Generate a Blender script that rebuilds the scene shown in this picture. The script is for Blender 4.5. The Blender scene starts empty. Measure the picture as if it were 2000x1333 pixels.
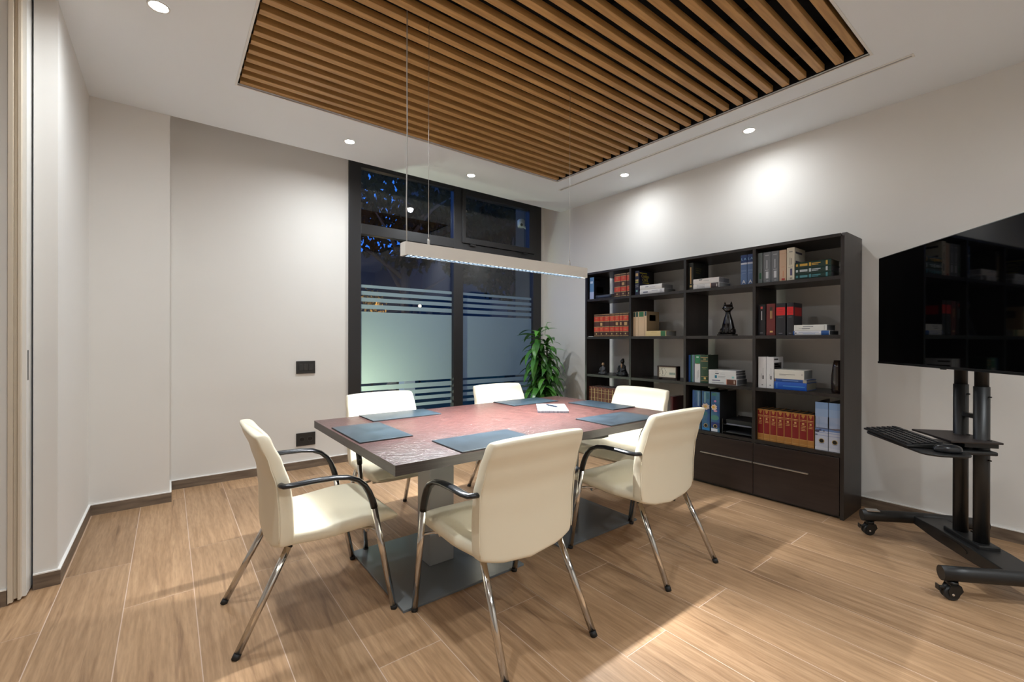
import bpy, bmesh, math, random
from mathutils import Vector, Matrix, Euler
random.seed(7)
R = math.radians
PI = math.pi
scn = bpy.context.scene
COL = scn.collection

# ------------------------------------------------------------------ camera
cam_d = bpy.data.cameras.new('camera')
cam = bpy.data.objects.new('camera', cam_d)
COL.objects.link(cam)
cam_d.sensor_width = 36.0
cam_d.lens = 865.6 / 2000.0 * 36.0
cam_d.clip_start = 0.02
cam.location = (0, 0, 1.2)
yaw, pitch, roll = R(37.76), R(-0.056), R(0.136)
fw = Vector((math.sin(yaw) * math.cos(pitch), math.cos(yaw) * math.cos(pitch), math.sin(pitch)))
rt = Vector((math.cos(yaw), -math.sin(yaw), 0))
up = rt.cross(fw)
rt2 = rt * math.cos(roll) + up * math.sin(roll)
up2 = -rt * math.sin(roll) + up * math.cos(roll)
cam.rotation_euler = Matrix((rt2, up2, -fw)).transposed().to_euler()
scn.camera = cam

# ------------------------------------------------------------------ world, exposure, lamp powers
world = bpy.data.worlds.new('world')
scn.world = world
world.use_nodes = True
bg = world.node_tree.nodes['Background']
bg.inputs['Color'].default_value = (0.03, 0.20, 0.85, 1)      # dusk sky
bg.inputs['Strength'].default_value = 0.5
scn.view_settings.view_transform = 'Standard'
scn.view_settings.look = 'None'
scn.view_settings.gamma = 1.0
scn.view_settings.use_curve_mapping = False
scn.view_settings.exposure = 1.53
DOWN_W = 56.0          # watts of each ceiling downlight
PEND_W = 76.0          # watts of the linear pendant
GARDEN_W = 36.0        # watts of each garden lamp

# ------------------------------------------------------------------ materials
MC = {}
def pbr(name, col, rough=0.5, metal=0.0, spec=0.5, coat=0.0, emis=None, estr=0.0):
    if name in MC:
        return MC[name]
    m = bpy.data.materials.new(name)
    m.use_nodes = True
    b = m.node_tree.nodes['Principled BSDF']
    b.inputs['Base Color'].default_value = (*col, 1)
    b.inputs['Roughness'].default_value = rough
    b.inputs['Metallic'].default_value = metal
    b.inputs['Specular IOR Level'].default_value = spec
    b.inputs['Coat Weight'].default_value = coat
    if emis:
        b.inputs['Emission Color'].default_value = (*emis, 1)
        b.inputs['Emission Strength'].default_value = estr
    m.diffuse_color = (*col, 1)
    MC[name] = m
    return m
def srgb(r, g, b):
    f = lambda c: (c / 255 / 12.92) if c / 255 <= 0.04045 else ((c / 255 + 0.055) / 1.055) ** 2.4
    return (f(r), f(g), f(b))
def cm(r, g, b, rough=0.5, **k):
    return pbr('paint_%02x%02x%02x_%d' % (r, g, b, int(rough * 100)), srgb(r, g, b), rough, **k)
def nodes(m):
    return m.node_tree.nodes, m.node_tree.links, m.node_tree.nodes['Principled BSDF']
def noise_mix(m, c1, c2, scale=(1, 1, 1), nscale=4.0, detail=4.0, bump=0.0, lo=0.35, hi=0.65, rnd=0.0, dist=0.0, bscale=None, bdist=0.002):
    n, l, b = nodes(m)
    tc = n.new('ShaderNodeTexCoord')
    mp = n.new('ShaderNodeMapping')
    mp.inputs['Scale'].default_value = scale
    l.new(tc.outputs['Object'], mp.inputs['Vector'])
    vec = mp.outputs['Vector']
    oi = n.new('ShaderNodeObjectInfo')
    if rnd:
        va = n.new('ShaderNodeVectorMath'); va.operation = 'ADD'
        mu = n.new('ShaderNodeMath'); mu.operation = 'MULTIPLY'; mu.inputs[1].default_value = 57.0
        l.new(oi.outputs['Random'], mu.inputs[0])
        l.new(mp.outputs['Vector'], va.inputs[0]); l.new(mu.outputs[0], va.inputs[1])
        vec = va.outputs['Vector']
    nz = n.new('ShaderNodeTexNoise')
    nz.inputs['Scale'].default_value = nscale
    nz.inputs['Detail'].default_value = detail
    nz.inputs['Distortion'].default_value = dist
    l.new(vec, nz.inputs['Vector'])
    rp = n.new('ShaderNodeValToRGB')
    rp.color_ramp.elements[0].position = lo; rp.color_ramp.elements[0].color = (*c1, 1)
    rp.color_ramp.elements[1].position = hi; rp.color_ramp.elements[1].color = (*c2, 1)
    l.new(nz.outputs['Fac'], rp.inputs['Fac'])
    l.new(rp.outputs['Color'], b.inputs['Base Color'])
    if bump:
        bn = n.new('ShaderNodeTexNoise'); bn.inputs['Scale'].default_value = bscale or nscale; bn.inputs['Detail'].default_value = 3
        l.new(vec, bn.inputs['Vector'])
        bp = n.new('ShaderNodeBump'); bp.inputs['Strength'].default_value = bump; bp.inputs['Distance'].default_value = bdist
        l.new(bn.outputs['Fac'], bp.inputs['Height'])
        l.new(bp.outputs['Normal'], b.inputs['Normal'])
    return n, l, b, vec, rp, oi

M = {}
M['wall'] = pbr('wall_paint', (0.80, 0.775, 0.735), 0.75, spec=0.25)
noise_mix(M['wall'], (0.745, 0.720, 0.682), (0.762, 0.737, 0.70), nscale=1.5, bump=0.03, bscale=220)
M['ceil'] = pbr('ceiling_paint', (0.74, 0.735, 0.72), 0.8, spec=0.2)
noise_mix(M['ceil'], (0.835, 0.87, 0.90), (0.845, 0.88, 0.91), nscale=1.2)
M['white'] = pbr('white_lacquer', (0.78, 0.76, 0.72), 0.4)
M['edge_light'] = pbr('painted_edge_light', (0.85, 0.83, 0.80), 0.5)  # pale colour standing in for light along the skirting top
M['base'] = pbr('wood_tile_skirting', (0.17, 0.125, 0.09), 0.5)
noise_mix(M['base'], (0.12, 0.085, 0.06), (0.21, 0.155, 0.11), scale=(2, 2, 14), nscale=3, detail=6)
M['grout'] = pbr('pale_grout', (0.62, 0.47, 0.37), 0.8)
M['black'] = pbr('black_panel', (0.008, 0.008, 0.009), 0.7, spec=0.2)
M['frame'] = pbr('window_frame_anthracite', (0.022, 0.021, 0.022), 0.4)
M['chrome'] = pbr('chrome', (0.62, 0.60, 0.57), 0.12, metal=1.0)
M['alu'] = pbr('brushed_aluminium', (0.72, 0.72, 0.72), 0.28, metal=1.0)
M['armblack'] = pbr('black_gloss_plastic', (0.012, 0.013, 0.015), 0.25)
M['rubber'] = pbr('black_rubber', (0.012, 0.012, 0.012), 0.6)
M['leather'] = pbr('cream_leather', (0.80, 0.73, 0.585), 0.42)
noise_mix(M['leather'], (0.81, 0.735, 0.57), (0.83, 0.755, 0.59), nscale=3, bump=0.06, bscale=380, bdist=0.001)
M['pad'] = pbr('navy_leather_pad', (0.018, 0.028, 0.042), 0.3)
noise_mix(M['pad'], (0.010, 0.017, 0.023), (0.019, 0.030, 0.040), nscale=9, bump=0.08, bscale=60, bdist=0.002)
M['padedge'] = pbr('black_pad_edge', (0.008, 0.009, 0.010), 0.5)
M['plate'] = pbr('grey_base_plate', (0.16, 0.18, 0.195), 0.22)
M['pedestal'] = pbr('silver_pedestal', (0.34, 0.36, 0.37), 0.35, metal=0.2)
M['case'] = pbr('wenge_bookcase', (0.018, 0.0135, 0.0125), 0.38)
noise_mix(M['case'], (0.015, 0.0115, 0.0105), (0.024, 0.018, 0.016), scale=(6, 6, 1), nscale=5, bump=0.03)
M['drawer'] = pbr('wenge_drawer', (0.022, 0.0125, 0.0105), 0.33)
noise_mix(M['drawer'], (0.019, 0.0105, 0.0090), (0.027, 0.016, 0.0135), scale=(6, 1, 12), nscale=4)
M['tvblack'] = pbr('tv_bezel', (0.006, 0.006, 0.006), 0.35)
M['screen'] = pbr('tv_glass', (0.0015, 0.0015, 0.0018), 0.04, spec=0.28)
M['cart'] = pbr('black_powder_coat', (0.011, 0.011, 0.011), 0.42)
M['cartshelf'] = pbr('dark_brown_shelf', (0.022, 0.015, 0.013), 0.5)
M['key'] = pbr('keycap', (0.016, 0.016, 0.018), 0.35)
M['paper'] = pbr('paper', (0.82, 0.81, 0.80), 0.6)
M['pages'] = pbr('page_block', (0.55, 0.53, 0.48), 0.8)
M['gold'] = pbr('gilt', (0.52, 0.38, 0.16), 0.4, metal=0.4)
M['lampbody'] = pbr('lamp_housing', (0.72, 0.685, 0.63), 0.45)
M['louver'] = pbr('lamp_louver', (0.0014, 0.0022, 0.003), 0.5, spec=0.03)
M['cable'] = pbr('grey_cable', (0.45, 0.44, 0.43), 0.45)
M['glow'] = pbr('downlight_lens', (0.9, 0.9, 0.9), 0.4, emis=(1.0, 0.97, 0.93), estr=30.0)
M['tube'] = pbr('lamp_diffuser', (0.9, 0.9, 0.9), 0.4, emis=(1.0, 0.96, 0.9), estr=0.3)
M['statue'] = pbr('dark_bronze', (0.012, 0.009, 0.008), 0.22)
M['greystone'] = pbr('grey_stone', (0.05, 0.05, 0.055), 0.5)
M['skin'] = pbr('ochre_face', (0.30, 0.19, 0.11), 0.5)
M['vase'] = pbr('dark_amber_glass', (0.02, 0.011, 0.008), 0.08, spec=0.7)
M['switch'] = pbr('black_switch', (0.02, 0.019, 0.018), 0.45)
M['trunk'] = pbr('bark', (0.07, 0.05, 0.035), 0.9)
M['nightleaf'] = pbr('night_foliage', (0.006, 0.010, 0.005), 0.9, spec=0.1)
M['lawn'] = pbr('lawn', (0.03, 0.06, 0.02), 0.9)
M['outwall'] = pbr('outside_wall', (0.05, 0.05, 0.05), 0.9)
M['soil'] = pbr('soil', (0.03, 0.02, 0.015), 0.9)
M['pot'] = pbr('white_planter', (0.6, 0.59, 0.57), 0.4)

# plank floor: per-plank tone, long grain, knots
def floor_mat():
    m = pbr('oak_plank_tile', (0.45, 0.30, 0.19), 0.42)
    n, l, b, vec, rp, oi = noise_mix(m, (0.335, 0.195, 0.100), (0.50, 0.315, 0.178), scale=(20, 0.8, 1), nscale=2.4, detail=8, rnd=1, lo=0.28, hi=0.72, dist=0.3, bump=0.10, bscale=9, bdist=0.002)
    hs = n.new('ShaderNodeHueSaturation')
    mr = n.new('ShaderNodeMapRange'); mr.inputs['To Min'].default_value = 0.86; mr.inputs['To Max'].default_value = 1.16
    l.new(oi.outputs['Random'], mr.inputs['Value']); l.new(mr.outputs['Result'], hs.inputs['Value'])
    # dark streaks and knots
    tc = n.new('ShaderNodeTexCoord'); mp = n.new('ShaderNodeMapping'); mp.inputs['Scale'].default_value = (11, 0.9, 1)
    l.new(tc.outputs['Object'], mp.inputs['Vector'])
    mu = n.new('ShaderNodeMath'); mu.operation = 'MULTIPLY'; mu.inputs[1].default_value = 31.0
    l.new(oi.outputs['Random'], mu.inputs[0])
    va = n.new('ShaderNodeVectorMath'); va.operation = 'ADD'
    l.new(mp.outputs['Vector'], va.inputs[0]); l.new(mu.outputs[0], va.inputs[1])
    nz = n.new('ShaderNodeTexNoise'); nz.inputs['Scale'].default_value = 1.6; nz.inputs['Detail'].default_value = 5; nz.inputs['Distortion'].default_value = 1.2
    l.new(va.outputs['Vector'], nz.inputs['Vector'])
    r2 = n.new('ShaderNodeValToRGB'); r2.color_ramp.elements[0].position = 0.30; r2.color_ramp.elements[0].color = (0.60, 0.55, 0.52, 1)
    r2.color_ramp.elements[1].position = 0.40; r2.color_ramp.elements[1].color = (1, 1, 1, 1)
    l.new(nz.outputs['Fac'], r2.inputs['Fac'])
    fine = n.new('ShaderNodeTexNoise'); fine.inputs['Scale'].default_value = 13; fine.inputs['Detail'].default_value = 4
    l.new(va.outputs['Vector'], fine.inputs['Vector'])
    r3 = n.new('ShaderNodeValToRGB'); r3.color_ramp.elements[0].position = 0.35; r3.color_ramp.elements[0].color = (0.82, 0.80, 0.78, 1)
    r3.color_ramp.elements[1].position = 0.6; r3.color_ramp.elements[1].color = (1, 1, 1, 1)
    l.new(fine.outputs['Fac'], r3.inputs['Fac'])
    mx = n.new('ShaderNodeMix'); mx.data_type = 'RGBA'; mx.blend_type = 'MULTIPLY'; mx.inputs['Factor'].default_value = 0.8
    mx2 = n.new('ShaderNodeMix'); mx2.data_type = 'RGBA'; mx2.blend_type = 'MULTIPLY'; mx2.inputs['Factor'].default_value = 0.9
    l.new(rp.outputs['Color'], hs.inputs['Color'])
    l.new(hs.outputs['Color'], mx.inputs[6]); l.new(r2.outputs['Color'], mx.inputs[7])
    l.new(mx.outputs[2], mx2.inputs[6]); l.new(r3.outputs['Color'], mx2.inputs[7])
    l.new(mx2.outputs[2], b.inputs['Base Color'])
    return m
M['plank'] = floor_mat()
M['slat'] = pbr('oak_slat', (0.33, 0.18, 0.075), 0.5)
noise_mix(M['slat'], (0.40, 0.215, 0.070), (0.56, 0.315, 0.110), scale=(1, 14, 14), nscale=4, detail=6, rnd=1)
M['table'] = pbr('wenge_table_top', (0.15, 0.055, 0.045), 0.3)
noise_mix(M['table'], (0.028, 0.0105, 0.009), (0.060, 0.0245, 0.0205), scale=(4, 18, 1), nscale=4, detail=8, bump=1.0, bscale=9, bdist=0.0035)
M['tableedge'] = pbr('table_edge', (0.035, 0.028, 0.026), 0.4)
noise_mix(M['tableedge'], (0.028, 0.022, 0.020), (0.045, 0.037, 0.034), scale=(1, 1, 30), nscale=5)

def glass_mat():
    m = bpy.data.materials.new('window_glass'); m.use_nodes = True
    n = m.node_tree.nodes; l = m.node_tree.links; n.clear()
    o = n.new('ShaderNodeOutputMaterial'); t = n.new('ShaderNodeBsdfTransparent'); g = n.new('ShaderNodeBsdfGlossy')
    g.inputs['Roughness'].default_value = 0.0
    t.inputs['Color'].default_value = (0.86, 0.88, 0.9, 1)
    ge = n.new('ShaderNodeNewGeometry'); dt = n.new('ShaderNodeVectorMath'); dt.operation = 'DOT_PRODUCT'
    l.new(ge.outputs['Incoming'], dt.inputs[0]); l.new(ge.outputs['Normal'], dt.inputs[1])
    ab = n.new('ShaderNodeMath'); ab.operation = 'ABSOLUTE'; l.new(dt.outputs['Value'], ab.inputs[0])
    om = n.new('ShaderNodeMath'); om.operation = 'SUBTRACT'; om.inputs[0].default_value = 1.0; l.new(ab.outputs[0], om.inputs[1])
    p5 = n.new('ShaderNodeMath'); p5.operation = 'POWER'; l.new(om.outputs[0], p5.inputs[0]); p5.inputs[1].default_value = 5.0
    fr = n.new('ShaderNodeMath'); fr.operation = 'MULTIPLY_ADD'; l.new(p5.outputs[0], fr.inputs[0]); fr.inputs[1].default_value = 0.94; fr.inputs[2].default_value = 0.055
    mx = n.new('ShaderNodeMixShader')
    l.new(fr.outputs[0], mx.inputs[0]); l.new(t.outputs[0], mx.inputs[1]); l.new(g.outputs[0], mx.inputs[2])
    l.new(mx.outputs[0], o.inputs[0])
    return m
M['glass'] = glass_mat()
def frost_mat():
    m = bpy.data.materials.new('frosted_film'); m.use_nodes = True
    n = m.node_tree.nodes; l = m.node_tree.links; n.clear()
    o = n.new('ShaderNodeOutputMaterial'); t = n.new('ShaderNodeBsdfTranslucent'); d = n.new('ShaderNodeBsdfDiffuse')
    t.inputs['Color'].default_value = (0.66, 0.72, 0.66, 1); d.inputs['Color'].default_value = (0.20, 0.245, 0.24, 1)
    mx = n.new('ShaderNodeMixShader'); mx.inputs[0].default_value = 0.5
    l.new(t.outputs[0], mx.inputs[1]); l.new(d.outputs[0], mx.inputs[2]); l.new(mx.outputs[0], o.inputs[0])
    return m
M['frost'] = frost_mat()
def leaf_mat(name, c1, c2):
    m = pbr(name, c1, 0.32)
    n, l, b, vec, rp, oi = noise_mix(m, c1, c2, nscale=6, rnd=1)
    hs = n.new('ShaderNodeHueSaturation')
    mr = n.new('ShaderNodeMapRange'); mr.inputs['To Min'].default_value = 0.6; mr.inputs['To Max'].default_value = 1.5
    l.new(oi.outputs['Random'], mr.inputs['Value']); l.new(mr.outputs['Result'], hs.inputs['Value'])
    l.new(rp.outputs['Color'], hs.inputs['Color']); l.new(hs.outputs['Color'], b.inputs['Base Color'])
    return m
M['leaf'] = leaf_mat('dracaena_leaf', (0.035, 0.13, 0.022), (0.085, 0.25, 0.035))

# ------------------------------------------------------------------ geometry helpers
class MB:
    def __init__(s):
        s.v = []; s.f = []; s.smooth = []
    def add(s, vs, fs, smooth=False):
        o = len(s.v); s.v += [tuple(v) for v in vs]
        for f in fs:
            s.f.append(tuple(i + o for i in f)); s.smooth.append(smooth)
        return s
    def box(s, x0, x1, y0, y1, z0, z1):
        if x0 > x1: x0, x1 = x1, x0
        if y0 > y1: y0, y1 = y1, y0
        if z0 > z1: z0, z1 = z1, z0
        return s.add([(x0, y0, z0), (x1, y0, z0), (x1, y1, z0), (x0, y1, z0), (x0, y0, z1), (x1, y0, z1), (x1, y1, z1), (x0, y1, z1)],
                     [(0, 3, 2, 1), (4, 5, 6, 7), (0, 1, 5, 4), (1, 2, 6, 5), (2, 3, 7, 6), (3, 0, 4, 7)])
    def rings(s, rings, cap=True, smooth=True, closed=False):
        n = len(rings[0]); vs = [p for r in rings for p in r]; fs = []
        m = len(rings)
        for i in range(m if closed else m - 1):
            a = i * n; b = ((i + 1) % m) * n
            for j in range(n):
                k = (j + 1) % n
                fs.append((a + j, a + k, b + k, b + j))
        o = len(s.v)
        s.add(vs, fs, smooth)
        if cap and not closed:
            s.f.append(tuple(o + i for i in reversed(range(n)))); s.smooth.append(False)
            s.f.append(tuple(o + (m - 1) * n + i for i in range(n))); s.smooth.append(False)
        return s
    def tube(s, pts, r, seg=10, ry=None, up=(0, 0, 1), cap=True):
        pts = [Vector(p) for p in pts]; rings = []
        prev = None
        for i, p in enumerate(pts):
            if i == 0: t = pts[1] - p
            elif i == len(pts) - 1: t = p - pts[-2]
            else: t = (pts[i + 1] - p).normalized() + (p - pts[i - 1]).normalized()
            t.normalize()
            u = Vector(up) if prev is None else prev
            a = u.cross(t)
            if a.length < 1e-4: a = Vector((1, 0, 0)).cross(t)
            if a.length < 1e-4: a = Vector((0, 1, 0)).cross(t)
            a.normalize(); b = t.cross(a).normalized(); prev = b
            rr = r[i] if isinstance(r, (list, tuple)) else r
            r2 = rr if ry is None else (ry[i] if isinstance(ry, (list, tuple)) else ry)
            rings.append([p + a * rr * math.cos(2 * PI * k / seg) + b * r2 * math.sin(2 * PI * k / seg) for k in range(seg)])
        return s.rings(rings, cap)
    def lathe(s, prof, c=(0, 0, 0), seg=20, sx=1, sy=1, cap=True):
        return s.rings([[(c[0] + r * sx * math.cos(2 * PI * k / seg), c[1] + r * sy * math.sin(2 * PI * k / seg), c[2] + z) for k in range(seg)] for r, z in prof], cap)
    def prism(s, poly, axis, a, b):
        n = len(poly)
        def P(q, h):
            return {'x': (h, q[0], q[1]), 'y': (q[0], h, q[1]), 'z': (q[0], q[1], h)}[axis]
        vs = [P(q, a) for q in poly] + [P(q, b) for q in poly]
        fs = [tuple(range(n)), tuple(reversed(range(n, 2 * n)))] + [(i, i + n, (i + 1) % n + n, (i + 1) % n) for i in range(n)]
        return s.add(vs, fs)
    def ell(s, c, r, seg=14, rows=9):
        rg = []
        for i in range(rows):
            a = -PI / 2 + PI * (i + 0.02) / (rows - 1 + 0.04) if rows > 1 else 0
            rg.append([(c[0] + r[0] * math.cos(a) * math.cos(2 * PI * k / seg), c[1] + r[1] * math.cos(a) * math.sin(2 * PI * k / seg), c[2] + r[2] * math.sin(a)) for k in range(seg)])
        return s.rings(rg)
    def mesh(s, name, off=(0, 0, 0)):
        me = bpy.data.meshes.new(name)
        me.from_pydata([(v[0] - off[0], v[1] - off[1], v[2] - off[2]) for v in s.v], [], s.f)
        me.polygons.foreach_set('use_smooth', s.smooth)
        bm = bmesh.new(); bm.from_mesh(me)
        bmesh.ops.recalc_face_normals(bm, faces=bm.faces)
        bm.to_mesh(me); bm.free()
        return me
def link(name, me, mat, parent=None, loc=(0, 0, 0), bevel=0.0):
    o = bpy.data.objects.new(name, me)
    COL.objects.link(o); o.location = loc
    if mat is not None and not me.materials:
        me.materials.append(mat)
    if parent: o.parent = parent
    if bevel:
        b = o.modifiers.new('bevel', 'BEVEL'); b.width = bevel; b.segments = 2; b.limit_method = 'ANGLE'; b.angle_limit = R(40)
    return o
def part(name, mb, mat, parent, bevel=0.0, world=True):
    """a part built in world coordinates, stored relative to its parent's location (unrotated parents)"""
    off = (0, 0, 0)
    if world and parent is not None:
        p = parent; off = Vector((0, 0, 0))
        while p is not None:
            off = off + p.location; p = p.parent
    return link(name, mb.mesh(name, off), mat, parent, bevel=bevel)
def tag(o, label=None, cat=None, group=None, kind=None):
    if label: o['label'] = label
    if cat: o['category'] = cat
    if group: o['group'] = group
    if kind: o['kind'] = kind
    return o
def thing(name, label, cat, loc=(0, 0, 0), rz=0.0, group=None):
    o = bpy.data.objects.new(name, None)
    COL.objects.link(o); o.location = loc; o.rotation_euler = (0, 0, rz)
    o.empty_display_size = 0.1
    return tag(o, label, cat, group)
def struct(name, mb, mat, label=None, bevel=0.0):
    o = link(name, mb.mesh(name), mat, bevel=bevel)
    tag(o, label, None, kind='structure')
    return o
def copy_tree(o, parent=None):
    c = o.copy(); COL.objects.link(c)
    if parent is not None: c.parent = parent
    for ch in list(o.children):
        copy_tree(ch, c)
    return c
def text_mesh(body, size, extrude=0.0003):
    cu = bpy.data.curves.new('lettering', 'FONT'); cu.body = body; cu.size = size; cu.extrude = extrude
    cu.align_x = 'CENTER'; cu.align_y = 'CENTER'; cu.resolution_u = 3
    t = bpy.data.objects.new('lettering', cu); COL.objects.link(t)
    bpy.context.view_layer.update()
    dg = bpy.context.evaluated_depsgraph_get()
    me = bpy.data.meshes.new_from_object(t.evaluated_get(dg))
    bpy.data.objects.remove(t); me.name = 'lettering'
    return me

# ================================================================== ROOM SHELL
ZC = 2.86
XL, XR, YB, YS = -0.43, 4.0, 4.466, 4.145       # left wall, right wall, recessed back wall, soffit line
# floor with planks
fl = struct('floor', MB().box(-2.3, 4.3, -1.7, 4.8, -0.06, -0.0006), M['grout'], 'oak-look plank floor with pale joints')
PW, PL, GAP = 0.2555, 1.56, 0.0036
plank_mesh = {}
def plank(x0, x1, y0, y1):
    key = (round(x1 - x0, 4), round(y1 - y0, 4))
    if key not in plank_mesh:
        w, d = key
        bmx = MB().box(-w / 2, w / 2, -d / 2, d / 2, -0.012, 0.0).mesh('plank')
        bmx.materials.append(M['plank']); plank_mesh[key] = bmx
    link('plank', plank_mesh[key], None, fl, ((x0 + x1) / 2, (y0 + y1) / 2, 0))
for k in range(-9, 16):
    x0 = 0.098 + PW * k + GAP / 2; x1 = x0 + PW - GAP
    if x1 > XR: x1 = XR + 0.02
    if x0 > XR: continue
    start = 1.575 if k % 2 == 0 else 1.06
    for j in range(-3, 4):
        y0 = start + PL * j + GAP / 2; y1 = y0 + PL - GAP
        y0 = max(y0, -1.65); y1 = min(y1, 4.75)
        if y1 - y0 > 0.05: plank(x0, x1, y0, y1)

struct('wall_right', MB().box(XR, XR + 0.15, -1.7, 4.8, 0, 3.2), M['wall'], 'warm white wall behind the bookcase')
back = MB().box(-0.6, 1.404, YB, YB + 0.2, 0, 3.2).box(3.935, 4.0, YB, YB + 0.2, 0, 3.2)
struct('wall_back', back, M['wall'], 'recessed warm white wall beside the window')
struct('wall_pillar', MB().box(-0.6, 0.006, YS, YB, 0, 3.2), M['wall'], 'shallow pillar at the left end of the back wall')
struct('wall_left', MB().box(-0.513, XL, 3.083, YS, 0, 2.98), M['wall'], 'short left wall beside the sliding door')
struct('wall_side', MB().box(-2.3, -0.572, 2.975, 3.10, 0, 2.98), M['wall'], 'wall in line with the sliding door')
struct('wall_far_left', MB().box(-2.45, -2.3, -1.7, 3.1, 0, 2.98), M['wall'], 'wall of the entrance side')
struct('wall_front', MB().box(-2.45, 4.15, -1.85, -1.7, 0, 2.98), M['wall'], 'wall behind the viewer')
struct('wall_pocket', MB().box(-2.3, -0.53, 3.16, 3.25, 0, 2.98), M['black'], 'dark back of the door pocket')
# ceiling with slatted opening
OX0, OX1, OY0, OY1 = 0.35, 3.205, 0.762, 3.372
ce = MB()
ce.box(-2.45, OX0, -1.85, YS, ZC, 3.12).box(OX1, 4.15, -1.85, YS, ZC, 3.12).box(OX0, OX1, -1.85, OY0, ZC, 3.12).box(OX0, OX1, OY1, YS, ZC, 3.12)
ce.box(-0.7, 4.15, YS, 4.8, 3.1, 3.2)
ceil = struct('ceiling', ce, M['ceil'], 'white plasterboard ceiling')
rec = MB()
t = 0.004
rec.box(OX0, OX1, OY0, OY1, 3.03, 3.05)
rec.box(OX0, OX0 + t, OY0, OY1, ZC + 0.012, 3.03).box(OX1 - t, OX1, OY0, OY1, ZC + 0.012, 3.03).box(OX0, OX1, OY0, OY0 + t, ZC + 0.012, 3.03).box(OX0, OX1, OY1 - t, OY1, ZC + 0.012, 3.03)
part('black_lining', rec, M['black'], ceil)
sm = MB().box(-(OX1 - OX0) / 2 + 0.012, (OX1 - OX0) / 2 - 0.012, -0.021, 0.021, 0, 0.038).mesh('slat'); sm.materials.append(M['slat'])
for i in range(27):
    link('slat', sm, None, ceil, ((OX0 + OX1) / 2, 0.808 + 0.098 * i, 2.872), bevel=0.002)
rm = MB().box(-0.018, 0.018, OY0 + 0.01, OY1 - 0.01, 2.95, 2.985).mesh('carrier_rail'); rm.materials.append(M['black'])
for x in (0.6, 1.22, 1.84, 2.46, 3.06):
    link('carrier_rail', rm, None, ceil, (x, 0, 0))
# opening trim and linear air slot
tr = MB()
for a in ((OX0 - 0.012, OX0, OY0 - 0.012, OY1 + 0.012), (OX1, OX1 + 0.012, OY0 - 0.012, OY1 + 0.012), (OX0, OX1, OY0 - 0.012, OY0), (OX0, OX1, OY1, OY1 + 0.012)):
    tr.box(*a, ZC - 0.003, ZC + 0.004)
tag(part('trim_1', tr, M['white'], None), 'thin white edge trim around the slatted ceiling opening', kind='structure')
ad = thing('air_slot_diffuser', 'long narrow white air slot in the ceiling beside the slats', 'vent', (3.405, 2.07, ZC))
part('slot_frame', MB().box(3.385, 3.396, 0.605, 3.545, ZC - 0.004, ZC).box(3.414, 3.425, 0.605, 3.545, ZC - 0.004, ZC).box(3.396, 3.414, 0.605, 0.615, ZC - 0.004, ZC).box(3.396, 3.414, 3.535, 3.545, ZC - 0.004, ZC), M['white'], ad)
part('slot', MB().box(3.396, 3.414, 0.615, 3.535, ZC - 0.0015, ZC), pbr('slot_grey', (0.36, 0.36, 0.35), 0.6), ad)

# skirting
def baseboard(name, segs, label):
    mb = MB(); glint = MB()
    for (x0, x1, y0, y1) in segs:
        mb.box(x0, x1, y0, y1, 0, 0.07); glint.box(x0, x1, y0, y1, 0.07, 0.076)
    o = struct(name, mb, M['base'], label)
    link('painted_edge_light', glint.mesh('painted_edge_light'), M['edge_light'], o)  # white strip paints the light caught by the skirting's top edge
bt = 0.012
baseboard('baseboard_back', [(0.006 + bt, 1.404, YB - bt, YB)], 'brown wood-look skirting along the back wall')
baseboard('baseboard_pillar', [(XL + bt, 0.006 + bt, YS - bt, YS), (0.006, 0.006 + bt, YS, YB)], 'brown wood-look skirting around the pillar')
baseboard('baseboard_left', [(XL, XL + bt, 3.083 - bt, YS), (-0.512, XL, 3.083 - bt, 3.083)], 'brown wood-look skirting of the short left wall')
baseboard('baseboard_side', [(-2.3, -0.575, 2.975 - bt, 2.975)], 'brown wood-look skirting left of the sliding door')
baseboard('baseboard_right', [(XR - bt, XR, -1.7, YB)], 'brown wood-look skirting of the right wall')

# sliding door edge
d1 = thing('door_1', 'cream sliding door leaf seen from its edge', None, (-0.55, 3.05, 0)); d1['kind'] = 'structure'
part('door_leaf', MB().box(-1.5, -0.527, 3.012, 3.052, 0.012, 2.86), M['white'], d1)
part('door_stile', MB().box(-0.534, -0.521, 3.0, 3.13, 0.012, 2.86), M['white'], d1)
part('door_edge_trim', MB().box(-0.572, -0.557, 2.962, 3.012, 0.010, 2.86).box(-0.557, -0.543, 2.985, 3.012, 0.016, 2.86).box(-0.543, -0.534, 2.972, 3.012, 0.012, 2.86), pbr('cream_trim', (0.66, 0.57, 0.45), 0.45), d1)
part('flush_pull', MB().box(-0.5215, -0.5200, 3.018, 3.036, 1.010, 1.150), M['armblack'], d1)

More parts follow.
